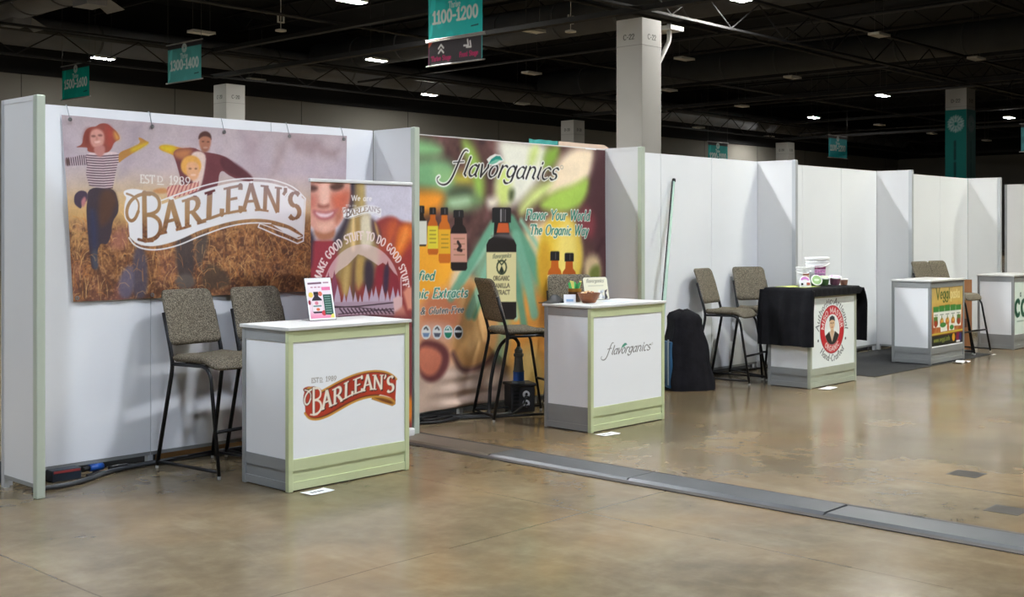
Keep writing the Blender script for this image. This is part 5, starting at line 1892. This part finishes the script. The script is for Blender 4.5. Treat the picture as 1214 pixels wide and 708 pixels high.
# ------------------------------------------------------------------ things on and around the counters
def small_things():
    pp = print_mat('print_paper', 0.5, 0.3)
    # --- counter 1: slanted acrylic holder with a flyer
    loc = (1.535, -0.62, 1.02)
    rz = math.radians(-4)
    o = thing('sign_holder', 'small slanted flyer holder with a pink bottle flyer', 'sign holder', loc, rz)
    W, H = 0.215, 0.29
    tilt = math.radians(14)
    M = Matrix.Rotation(-tilt, 4, 'X')
    acr = mat('clear_acrylic', (225, 232, 232), 0.05, trans=0.9, noise=0.01)
    MB().box(0, W, 0.0, 0.003, 0.002, H + .003).xform(M).build('acrylic_sheet', acr, o)
    MB().box(0, W, 0.0, 0.095, 0.0, 0.003).build('acrylic_foot', acr, o)
    cv = Canvas(0.004, 0.005, W - .004, H, 0.0023, (244, 240, 242))
    for k in range(3):
        cv.C[..., k] = np.interp((cv.B - .005) / H, [0, .25, 1], [hx(c)[k] for c in ((236, 120, 160), (240, 214, 222), (246, 240, 244))])

    def P(u, v):
        return (.004 + u * (W - .008), .005 + v * (H - .005))
    cv.fill([P(-.1, -.1), P(.05, -.1), P(.05, 1.1), P(-.1, 1.1)], (246, 246, 246))
    cv.fill([P(.94, -.1), P(1.1, -.1), P(1.1, 1.1), P(.94, 1.1)], (246, 246, 246))
    cv.fill([P(-.1, .92), P(1.1, .92), P(1.1, 1.1), P(-.1, 1.1)], (246, 246, 246))
    cv.fill([P(-.1, -.1), P(1.1, -.1), P(1.1, .04), P(-.1, .04)], (246, 246, 246))
    cv.line([P(.12, .87), P(.60, .88)], .012, (120, 84, 100))
    cv.line([P(.70, .885), P(.88, .885)], .008, (170, 120, 140))
    for k in range(3):
        cv.line([P(.2 + k * .14, .78), P(.26 + k * .14, .78)], .008, (200, 140, 160))
    cv.fill([P(.60, .70), P(.93, .70), P(.93, .78), P(.60, .78)], (232, 120, 164))
    cv.ell(P(.16, .60), .018, .018, (236, 206, 90))
    cv.ell(P(.52, .62), .016, .016, (222, 110, 90))
    cv.fill([P(.28, .60), P(.44, .60), P(.44, .56), P(.54, .50), P(.58, .44), P(.58, .20), P(.52, .16), P(.20, .16), P(.16, .20), P(.16, .44), P(.20, .50), P(.28, .56)], (40, 34, 44))
    cv.fill([P(.27, .60), P(.45, .60), P(.45, .67), P(.27, .67)], (30, 28, 34))
    cv.fill([P(.16, .20), P(.58, .20), P(.58, .46), P(.16, .46)], (240, 222, 226))
    cv.ell(P(.34, .40), .014, .012, (222, 130, 150))
    cv.line([P(.22, .33), P(.50, .33)], .008, (70, 130, 120))
    cv.ell(P(.37, .25), .014, .010, (226, 110, 70))
    cv.ell(P(.08, .42), .010, .016, (150, 40, 60))
    cv.ell(P(.58, .16), .018, .018, (206, 60, 70))
    cv.fill([P(.62, .12), P(.94, .10), P(.94, .60), P(.62, .60)], (44, 84, 72))
    for k in range(8):
        cv.line([P(.67, .55 - k * .055), P(.88, .55 - k * .055)], .004, (150, 180, 170))
    cv.fill([P(.80, .04), P(.96, .04), P(.96, .14), P(.86, .12)], (236, 226, 110))
    me = cv.mesh('flyer', lambda A, B: (A, A * 0 - 0.002 + B * math.sin(tilt), B * math.cos(tilt)), pp)
    link('flyer', me, o)

    # --- counter 2
    wood = mat('bowl_wood', (136, 80, 46), 0.4, noise=0.3, nscale=25)
    o = thing('bowl', 'brown wooden bowl with bits of food', 'bowl', (4.385, -0.67, 1.02))
    MB().lathe([(0.045, 0.0), (0.055, 0.004), (0.076, 0.036), (0.095, 0.078), (0.101, 0.084), (0.094, 0.082), (0.07, 0.04), (0.04, 0.014)], n=28).build('bowl_shell', wood, o)
    R = random.Random(3)
    for k in range(11):
        a, rr = R.uniform(0, 6.28), R.uniform(0, 0.065)
        x, y = rr * math.cos(a), rr * math.sin(a)
        q = MB().lathe([(0.004, -0.014), (0.018, -0.006), (0.018, 0.006), (0.004, 0.014)], n=8)
        q.xform(Matrix.Translation((x, y, 0.072 + 0.012 * (1 - rr / .075))) @ Matrix.Rotation(R.uniform(0, 3), 4, 'X') @ Matrix.Rotation(R.uniform(0, 3), 4, 'Y'))
        q.build('food_piece', mat('wrapped_sweet_%d' % (k % 3), [(206, 150, 90), (120, 66, 40), (226, 196, 150)][k % 3], 0.5, noise=.2, nscale=40), o)
    o = thing('pot', 'small dark brown pot with green and yellow tags', 'pot', (4.44, -0.47, 1.02))
    MB().lathe([(0.045, 0.0), (0.05, 0.01), (0.058, 0.11), (0.055, 0.113), (0.048, 0.105)], n=18).build('pot_body', mat('pot_brown', (88, 56, 30), 0.35, noise=.3, nscale=15), o)
    MB().lathe([(0.0585, 0.085), (0.0590, 0.112)], n=18, close=False).build('gold_rim', mat('gold_rim', (170, 120, 46), 0.35, metal=.4), o)
    for k in range(9):
        a = k * 0.7
        x, y = 0.03 * math.cos(a), 0.03 * math.sin(a)
        MB().add([(x - .012, y, .09), (x + .012, y, .09), (x * 1.7 + .016, y * 1.7, .15 + .012 * (k % 3)), (x * 1.7 - .012, y * 1.7, .155 + .012 * (k % 3)),
                  (x - .012, y + .002, .09), (x + .012, y + .002, .09), (x * 1.7 + .016, y * 1.7 + .002, .15 + .012 * (k % 3)), (x * 1.7 - .012, y * 1.7 + .002, .155 + .012 * (k % 3))],
                 [(0, 1, 2, 3), (7, 6, 5, 4), (0, 4, 5, 1), (2, 6, 7, 3), (1, 5, 6, 2), (3, 7, 4, 0)]).build('tag', mat('tag_%d' % (k % 3), [(40, 150, 80), (70, 176, 96), (226, 214, 120)][k % 3], .6, noise=.1), o)
    o = thing('card', 'small folded white card beside the wooden bowl', 'card', (4.265, -0.565, 1.02), math.radians(-45))
    MB().add([(-.05, 0, 0), (.05, 0, 0), (.05, .018, .07), (-.05, .018, .07), (-.05, .036, 0), (.05, .036, 0)], [(0, 1, 2, 3), (3, 2, 5, 4)]).build('folded_sheet', mat('card_white', (238, 238, 240), .6, noise=.02), o)
    MB().add([(-.03, -.0005, .012), (.03, -.0005, .012), (.03, .0065, .032), (-.03, .0065, .032)], [(0, 1, 2, 3)]).build('card_print', mat('card_blue', (150, 180, 210), .6), o)
    o = thing('phone_pouch', 'flat black pouch lying behind the brown pot', 'pouch', (4.225, -0.445, 1.02))
    MB().grid(lambda u, v: (-.14 + .28 * u, -.07 + .14 * v, .004 + .055 * max(0, math.sin(math.pi * min(1, u * 1.1))) ** 2 * max(0, math.sin(math.pi * v)) ** .6 * (1.2 if u > .4 else .5)), 18, 10).box(-.14, .14, -.07, .07, 0, .005).build('pouch_cloth', mat('pouch_black', (22, 22, 24), .6, noise=.2, nscale=20), o)
    o = thing('sign_holder', 'cream card with rounded corners standing in a clear holder', 'sign holder', (4.77, -0.45, 1.02), math.radians(-14))
    cv = Canvas(-.13, .004, .13, .20, .0055, (226, 222, 196))
    cv.text('flavorganics', (-.10, .155), (.09, .155), (0, .03), (130, 128, 110), .03, weight=.16, slant=.3)
    cv.line([(-.08, .125), (.08, .125)], .006, (150, 150, 130), op=.6)
    for k in range(26):
        x, z = RNG.uniform(-.11, .02), RNG.uniform(.01, .075)
        cv.ell((x, z), .012, .009, [(196, 150, 104), (150, 96, 64), (222, 196, 150), (110, 66, 46)][k % 4])
    for k in range(14):
        cv.ell((RNG.uniform(.03, .11), RNG.uniform(.01, .09)), .014, .012, [(206, 210, 210), (230, 230, 226), (160, 166, 170)][k % 3])
    cv.fill([(.08, .0), (.115, .02), (.10, .06), (.12, .09), (.09, .08), (.085, .03)], (50, 46, 50))
    tl = math.radians(12)
    # rounded top corners: shrink the corner points
    def pos(A, B):
        ex = np.maximum(0, np.abs(A) - .11)
        ez = np.maximum(0, B - .18)
        d = np.hypot(ex, ez)
        k = np.where(d > .02, .02 / np.maximum(d, 1e-6), 1)
        A2 = np.where((ez > 0) & (ex > 0), np.sign(A) * (.11 + ex * k), A)
        B2 = np.where((ez > 0) & (ex > 0), .18 + ez * k, B)
        return A2, B2 * math.sin(tl) - .002, B2 * math.cos(tl)
    link('card_print', cv.mesh('card_print', pos, pp), o)
    MB().box(-.132, .132, .0, .004, .0, .205).xform(Matrix.Rotation(-tl, 4, 'X')).build('acrylic_sheet', acr, o)
    MB().box(-.132, .132, 0, .08, 0, .004).build('acrylic_foot', acr, o)
    for k, (x, y, a, c) in enumerate(((4.72, -.70, 12, (206, 216, 232)), (4.90, -.62, -8, (232, 234, 240)))):
        o = thing('leaflet', ['pale blue leaflet lying flat on the script lettering counter', 'white leaflet lying flat on the script lettering counter'][k], 'leaflet', (x, y, 1.0205 + .001 * k), math.radians(a))
        MB().box(-.09, .09, -.12, .12, 0, .001).build('sheet', mat('leaflet_%d' % k, c, .4, noise=.05, nscale=20), o)

    # --- counter 3: tubs and buckets
    tub_w = mat('tub_white', (240, 240, 236), .35, noise=.01)

    def tub(x, y, label, lid, body, tip=0.0, rz=0.0, sc=1.0):
        o = thing('tub', label, 'tub', (x, y, 1.036), math.radians(rz))
        if tip:
            M = Matrix.Translation((0, 0, .043 * sc)) @ Matrix.Rotation(math.radians(tip), 4, 'X') @ Matrix.Translation((0, 0, -.035 * sc))
        else:
            M = Matrix.Identity(4)
        S = Matrix.Scale(sc, 4)
        MB().lathe([(.038, 0), (.040, .003), (.050, .066)], n=24).xform(M @ S).build('tub_body', body, o)
        ld = MB().lathe([(.053, .062), (.055, .064), (.055, .072), (.050, .075), (.046, .073)], n=24).xform(M @ S).build('lid', tub_w, o)
        MB().lathe([(.0445, .072), (.0448, .0742)], n=24).xform(M @ S).build('lid_label', lid, ld)
        MB().lathe([(.020, .0740), (.0203, .0752)], n=14, sx=1.3, sy=.6).xform(M @ S).build('lid_logo', tub_w if not tip else mat('lid_pale', (206, 222, 190), .5), ld)
    lg = mat('lid_green', (150, 186, 122), .45, noise=.08, nscale=30)
    lp = mat('lid_pink', (196, 118, 186), .45, noise=.08, nscale=30)
    gb = mat('tub_green', (96, 138, 78), .5, noise=.25, nscale=25)
    pb_ = mat('tub_mauve', (150, 100, 118), .5, noise=.3, nscale=25)
    ob = mat('tub_tan', (176, 128, 104), .5, noise=.35, nscale=25)
    tub(8.03, -.62, 'white tub with a pink printed lid leaning towards the front', lp, tub_w, 62, -44)
    tub(8.16, -.68, 'tub with a pale green lid tipped on its side', lg, gb, 66, -40, 1.12)
    tub(8.31, -.70, 'upright green tub with a pale green lid', lg, gb, 12, -40, 1.15)
    tub(8.44, -.76, 'upright mauve tub with a pink lid', lp, pb_, 12, -40, 1.2)
    tub(8.60, -.78, 'small tan patterned tub at the right of the lidded tubs', mat('lid_tan', (206, 170, 150), .5, noise=.3, nscale=30), ob, 0, 0, .88)
    o = thing('card', 'small white price card standing before the tubs', 'card', (7.90, -.71, 1.036), math.radians(-38))
    MB().add([(-.065, 0, 0), (.065, 0, 0), (.062, .02, .065), (-.07, .02, .07), (-.065, .045, 0), (.065, .045, 0)], [(0, 1, 2, 3), (3, 2, 5, 4)]).build('folded_sheet', mat('card_white', (238, 238, 240)), o)
    MB().box(-.045, -.025, -.002, .006, .02, .04).build('card_mark', mat('card_mark_black', (40, 50, 40), .6), o)
    MB().box(.015, .05, -.002, .006, .02, .045).build('card_mark', mat('card_mark_red', (206, 110, 90), .6), o)
    o = thing('placemat', 'yellow green paper mat on the black cloth', 'mat', (7.93, -.60, 1.0345), math.radians(4))
    MB().box(-.19, .17, -.18, .16, 0, .0015).build('paper', mat('mat_green', (176, 186, 96), .6, noise=.2, nscale=12), o)

    def bucket(x, y, r, h, label, colrs, a0):
        o = thing('bucket', label, 'bucket', (x, y, 1.034))
        MB().lathe([(r * .86, 0), (r * .88, .004), (r * .97, h * .80), (r * 1.02, h * .81), (r * 1.02, h * .86), (r * .98, h * .87), (r * .99, h * .93)], n=36).build('bucket_body', mat('bucket_white', (246, 247, 245), .5, noise=.01), o)
        MB().lathe([(r * 1.05, h * .90), (r * 1.07, h * .91), (r * 1.07, h * .985), (r * 1.03, h), (r * .8, h * .992)], n=36).build('lid', tub_w, o)
        # curved label
        n = 14
        k0 = h * .30
        hh = h * .40
        for i, c in enumerate(colrs):
            z0, z1 = k0 + hh * i / len(colrs), k0 + hh * (i + .86) / len(colrs)
            MB().grid(lambda u, v: ((r * (.895 + .085 * ((z0 + (z1 - z0) * v) / h)) + .004) * math.cos(a0 - .52 + 1.04 * u), (r * (.895 + .085 * ((z0 + (z1 - z0) * v) / h)) + .004) * math.sin(a0 - .52 + 1.04 * u), z0 + (z1 - z0) * v), n, 2).build('label_band', mat('label_%d_%d_%d' % c, c, .5, noise=.35, nscale=60), o)
        MB().tube([(r * 1.04 * math.cos(t), r * 1.04 * math.sin(t), h * .80 - .05 * abs(math.sin(t * 1)) * 0 - .16 * h * max(0, math.sin(t - a0 + 1.9))) for t in [a0 - 1.9 + math.pi * k / 16 for k in range(17)]], .004, 6).build('handle', tub_w, o)
    va = math.atan2(-7.01 + .45, -3.35 - 8.5)
    bucket(8.33, -.44, .074, .195, 'small white bucket with an orange label', ((176, 90, 50), (226, 190, 160), (170, 84, 56)), va + .5)
    bucket(8.545, -.49, .125, .30, 'large white lidded bucket with a magenta label', ((176, 120, 170), (214, 150, 196), (162, 78, 128)), va + .3)

    # --- floor labels
    pm = mat('paper_white', (240, 240, 240), .6, noise=.02)
    inkm = mat('paper_ink', (110, 110, 116), .6)
    spots = [(1.255, -1.065, 2, .19, .11, 'white paper label on the floor before the ribbon logo counter'), (4.14, -1.06, -8, .19, .11, 'white paper label on the floor before the script lettering counter'),
             (7.88, -.975, 6, .26, .12, 'white paper label on the floor before the portrait emblem counter'), (11.25, -.975, -4, .26, .12, 'white crumpled paper label on the floor before the pasta counter'),
             (12.43, -.89, 0, .14, .07, 'small white paper label at the corner of the dark carpet')]
    for i, (x, y, a, w_, d_, lab) in enumerate(spots):
        o = thing('floor_label', lab, 'label', (x, y, 0.001), math.radians(a))
        up = .035 if i == 3 else .012
        MB().grid(lambda u, v: (-w_ / 2 + w_ * u, -d_ / 2 + d_ * v, .0012 + up * max(0, abs(u - .5) * 2 - .72) ** 1 + (.03 * max(0, 1 - abs(u - .5) * 6) if i == 3 else 0)), 12, 4, False).build('paper', pm, o)
        if i < 2:
            for k in range(4):
                MB().box(-.05 + k * .027, -.033 + k * .027, -.014 + .004 * (k % 2), .016, .0018, .0021).build('printed_digit', inkm, o)

    # --- carpet
    o = MB().box(9.13, 12.50, -.885, .50, 0.0, .006, .002).build('carpet', mat('carpet_dark', (44, 44, 45), .95, noise=.3, nscale=40, bump=.3, bscale=200))
    tag(o, 'dark charcoal carpet under the pasta counter', 'carpet')
    # carton
    o = thing('carton', 'tall brown carton behind the pasta counter', 'carton', (12.97, -.17, 0))
    cm = mat('carton_brown', (150, 100, 60), .75, noise=.12, nscale=4)
    MB().box(-.17, .18, -.17, .17, 0, .95, .004).build('box', cm, o)
    MB().box(-.172, .182, -.03, .03, .60, .952).build('tape', mat('tape_brown', (170, 126, 80), .4, noise=.05), o)
    MB().box(-.174, .0, -.172, .0, .30, .42).build('carton_mark', mat('carton_ink', (90, 56, 36), .7, noise=.2), o)


def cloth_cover():
    """black cloth over the emblem counter: top, long drop at both ends, short drop in front"""
    x, y, W, D, H = 7.702, -.877, 1.0, .5, 1.02
    bl = mat('black_velvet', (20, 20, 23), .85, noise=.35, nscale=7, bump=.4, bscale=25, spec=.2)
    o = thing('tablecloth', 'black cloth draped over the emblem counter', 'tablecloth', (x, y, 0))
    Lx, Rx, Fy, By = .60, .62, .085, .30
    nu, nv = 110, 64
    tot_u = Lx + W + .04 + Rx
    tot_v = Fy + D + .04 + By
    m = MB()

    def fn(u, v):
        a = u * tot_u - Lx - .02     # along x
        b = v * tot_v - Fy - .02     # along y
        px, py, pz = a, b, H + .010
        dl, dr = max(0, -.02 - a), max(0, a - W - .02)
        df, db = max(0, -.02 - b), max(0, b - D - .02)
        side = dl + dr
        fb = df + db
        wv = .012 * math.sin(b * 24 + 1) + .008 * math.sin(b * 51)
        if dl:
            px = -.02 - .012 - (.030 + wv) * min(1, dl / .25) * (1 if dl < .5 else 1)
            pz = H + .010 - dl * .995
        if dr:
            fl = min(1, dr / .3)
            px = W + .02 + .012 + .095 * math.sin(min(1, dr / .22) * math.pi / 2) - .03 * max(0, dr - .25) + wv * fl
            pz = H + .010 - dr * .97
        if df:
            wf = .006 * math.sin(a * 30)
            if side == 0:
                py = -.02 - .010 - abs(wf) * .6
                pz = H + .010 - df
            else:
                # hanging corner wraps a little to the front
                py = -.02 - min(df, .05) * (.25 if dl else .75) - .012
                if dl:
                    px += df * .55
                else:
                    px -= df * .15
        if db:
            if side == 0:
                py = D + .02 + .01 + .006 * math.sin(a * 25)
                pz = H + .010 - db
            else:
                py = D + .02 + min(db, .12) * .45
        # soft edge
        e = .014
        if 0 < side < e:
            pz -= (side / e) * .0
        return (px, py, pz)
    m.grid(fn, nu, nv)
    m.build('cloth', bl, o)


def bag():
    o = thing('covered_bag', 'tall case heaped over with black velvet cloth beside the counter', 'bag', (6.86, .04, 0), math.radians(-30))
    bl = mat('bag_velvet', (22, 21, 25), .85, noise=.4, nscale=9, bump=.5, bscale=18, spec=.2)
    n, k = 40, 22
    v, f = [], []
    for j in range(k):
        t = j / (k - 1)
        z = .81 * t
        hw = .25 - .10 * t ** 1.3 + (.012 * math.sin(t * 14))
        hd = .18 - .06 * t
        if t > .9:
            q = (t - .9) / .1
            s = math.sqrt(max(0, 1 - q * q * .92))
            hw *= s
            hd *= s
        for i in range(n):
            a = 2 * math.pi * i / n
            c, s_ = math.cos(a), math.sin(a)
            e = .5
            x = math.copysign(abs(c) ** e, c) * hw
            y = math.copysign(abs(s_) ** e, s_) * hd
            fold = 1 + (.045 * math.sin(a * 7 + t * 1.5) + .03 * math.sin(a * 13 - t * 3)) * (1 - t * .5)
            v.append((x * fold - .05 * t, y * fold, z + .015 * math.sin(a * 3) * t))
    for j in range(k - 1):
        for i in range(n):
            i2 = (i + 1) % n
            f.append((j * n + i, j * n + i2, (j + 1) * n + i2, (j + 1) * n + i))
    f.append(tuple((k - 1) * n + i for i in range(n)))
    m = MB().add(v, f, True)
    m.build('cloth', bl, o)
    MB().box(-.262, -.225, -.11, .11, .03, .50, .012).build('blue_panel', mat('case_blue', (40, 84, 116), .4, noise=.1), o)
    MB().box(-.269, -.259, -.09, -.07, .06, .52).build('pale_piping', mat('piping_pale', (150, 160, 160), .5), o)


def pole():
    o = thing('leaning_pole', 'slim pale green pole leaning on the bare white wall', 'pole', (6.22, -.02, 0))
    a, b = Vector((0, 0, .02)), Vector((7.205 - 6.22, .47 + .02, 2.15))
    MB().tube([a, a.lerp(b, .5), b], [.026, .021, .014], 12).build('pole_tube', mat('pole_green', (178, 206, 190), .45, noise=.04), o)
    off = Vector((-.022, .008, 0))
    MB().tube([a + off, b + off * .7], .009, 8).build('dark_strip', BLACKM, o)
    MB().tube([b, b + (b - a).normalized() * .03], .020, 12).build('end_cap', BLACKM, o)


def cables():
    cb = mat('cable_black', (24, 24, 25), .5, noise=.1, nscale=30)
    cg = mat('cable_grey', (70, 72, 74), .5, noise=.1, nscale=30)

    def cable(label, pts, r, m=cb):
        P = [Vector(p) for p in pts]
        b0 = P[0].copy()
        # smooth through the points
        out = []
        for i in range(len(P) - 1):
            p0, p1, p2, p3 = P[max(i - 1, 0)], P[i], P[i + 1], P[min(i + 2, len(P) - 1)]
            for k in range(8):
                t = k / 8
                out.append(0.5 * ((2 * p1) + (p2 - p0) * t + (2 * p0 - 5 * p1 + 4 * p2 - p3) * t * t + (3 * p1 - p0 - 3 * p2 + p3) * t ** 3))
        out.append(P[-1])
        o = MB().tube([p - b0 for p in out], r, 8).build('cable', m, None, b0)
        return tag(o, label, 'cable')
    r = .016
    cable('thick dark cable curving along the foot of the family banner wall', [(.05, .22, r), (.25, .20, r), (.45, .27, r), (.68, .40, r), (1.0, .45, r), (1.5, .47, r), (2.3, .47, r)], r, cg)
    cable('thin black cable under the family banner wall', [(.50, .40, .01), (.62, .43, .01), (.8, .45, .01), (1.2, .49, .01), (2.4, .48, .01)], .010)
    cable('cable lying tight against the family banner wall', [(.72, .52, .012), (.85, .54, .012), (.98, .50, .012), (2.0, .545, .012)], .012)
    cable('cable loop lying on the floor under the bottle banner', [(3.15, .50, .012), (3.4, .42, .012), (3.62, .32, .012), (3.82, .33, .012), (3.95, .42, .012), (3.85, .50, .024), (3.6, .47, .03), (3.5, .40, .03), (3.62, .36, .03), (3.9, .42, .024), (4.25, .38, .012)], .012)
    cable('heavy cable running to the black power box', [(3.2, .56, .016), (3.7, .52, .016), (3.95, .33, .016), (4.15, .22, .016), (4.33, .20, .016), (4.42, .27, .016)], .016)
    cable('thin cable from the power box outlets to the floor', [(4.52, .160, .16), (4.43, .12, .08), (4.25, .14, .012), (4.0, .26, .01), (3.7, .44, .01)], .008)
    cable('cable crossing the dark carpet to the wall', [(9.2, .10, .018), (9.6, .12, .018), (10.2, .20, .018), (10.55, .40, .018)], .010)
    cable('cable along the foot of the bare white wall', [(6.15, .488, .012), (7.0, .49, .012), (8.0, .488, .012), (8.9, .489, .012)], .012)
    # power box with a big blue plug
    o = thing('power_box', 'black power box with two grey outlets before the bottle banner', 'power box', (4.57, .28, 0), math.radians(-28))
    bx = mat('box_black', (32, 32, 34), .5, noise=.15, nscale=12)
    MB().box(-.12, .11, -.10, .10, .0, .255, .018).build('box_body', bx, o)
    MB().box(-.13, .12, -.11, .11, .235, .262, .008).build('lid_flange', bx, o)
    og = mat('outlet_grey', (176, 178, 180), .4, noise=.05)
    for z in (.085, .165):
        q = MB().lathe([(.030, 0), (.032, .004), (.032, .016), (.016, .018), (.016, .006)], n=20, close=False)
        q.xform(Matrix.Translation((.02, -.100, z)) @ Matrix.Rotation(math.pi / 2, 4, 'X'))
        q.build('outlet', og, o)
        MB().box(.0, .04, -.122, -.116, z - .028, z - .014).build('outlet_flap', bx, o)
    for k in range(5):
        MB().box(-.10, -.045, -.104, -.098, .05 + k * .034, .068 + k * .034).build('vent_slot', mat('slot_black', (14, 14, 15), .7), o)
    MB().box(.108, .13, -.03, .03, .12, .2).build('handle', bx, o)
    o = thing('power_plug', 'large grey and blue plug standing on the black power box', 'plug', (4.53, .26, .262))
    pg = mat('plug_grey', (92, 98, 100), .5, noise=.08)
    MB().lathe([(.060, .0), (.062, .012), (.054, .02)], n=22).build('collar', pg, o)
    MB().lathe([(.050, .018), (.050, .10), (.052, .104)], n=22).build('blue_sleeve', mat('plug_blue', (26, 78, 156), .4, noise=.05), o)
    MB().lathe([(.053, .10), (.046, .116), (.038, .20), (.036, .23), (.042, .235), (.042, .262), (.036, .266), (.037, .295), (.024, .31), (.018, .325)], n=22).build('grip', pg, o)
    for k in range(8):
        a = k * math.pi / 4
        MB().box(.041, .045, -.004, .004, .238, .26).xform(Matrix.Rotation(a, 4, 'Z')).build('grip_rib', pg, o)
    pts = [(0, 0, .315), (-.005, 0, .36), (-.05, .01, .405), (-.11, .03, .40), (-.19, .05, .335), (-.25, .06, .20), (-.30, .06, .0), (-.34, .04, -.22), (-.40, .02, -.246)]
    P = [Vector(p) for p in pts]
    out = []
    for i in range(len(P) - 1):
        p0, p1, p2, p3 = P[max(i - 1, 0)], P[i], P[i + 1], P[min(i + 2, len(P) - 1)]
        for k in range(8):
            t = k / 8
            out.append(0.5 * ((2 * p1) + (p2 - p0) * t + (2 * p0 - 5 * p1 + 4 * p2 - p3) * t * t + (3 * p1 - p0 - 3 * p2 + p3) * t ** 3))
    MB().tube(out, .016, 10).build('plug_cable', cb, o)
    # boxes and plugs in the gap under the banner wall
    o = thing('junction_box', 'dark navy junction box behind the end post', 'box', (.36, .43, 0))
    MB().box(-.10, .10, -.04, .05, 0, .075, .006).build('box_body', mat('box_navy', (30, 40, 52), .5, noise=.15, nscale=14), o)
    MB().box(-.09, .09, -.043, -.038, .055, .07).build('red_strip', mat('strip_red', (150, 60, 60), .5), o)
    o = thing('cable_connector', 'small blue cable connector under the family banner wall', 'connector', (.62, .50, .0))
    MB().tube([(-.05, 0, .035), (.05, .01, .035)], .024, 12).build('blue_shell', mat('plug_blue', (26, 78, 156)), o)
    MB().tube([(-.10, -.005, .035), (-.05, 0, .035)], .018, 10).build('black_gland', cb, o)
    MB().box(-.02, .02, -.01, .01, 0, .012).build('foot', cb, o)
    o = thing('timber_block', 'brown timber batten lying behind the family banner wall', 'timber', (1.75, .595, 0))
    MB().box(-.62, .62, -.03, .03, 0, .09, .003).build('batten', mat('timber_brown', (140, 104, 62), .7, noise=.25, nscale=6), o)


# ------------------------------------------------------------------ build
hall()
columns()
ducts()
lamps()
ceiling_sensors()
floor_joint()
booth_walls()
banners()
counters()
stools()
cloth_cover()
small_things()
bag()
pole()
cables()
hanging_signs()
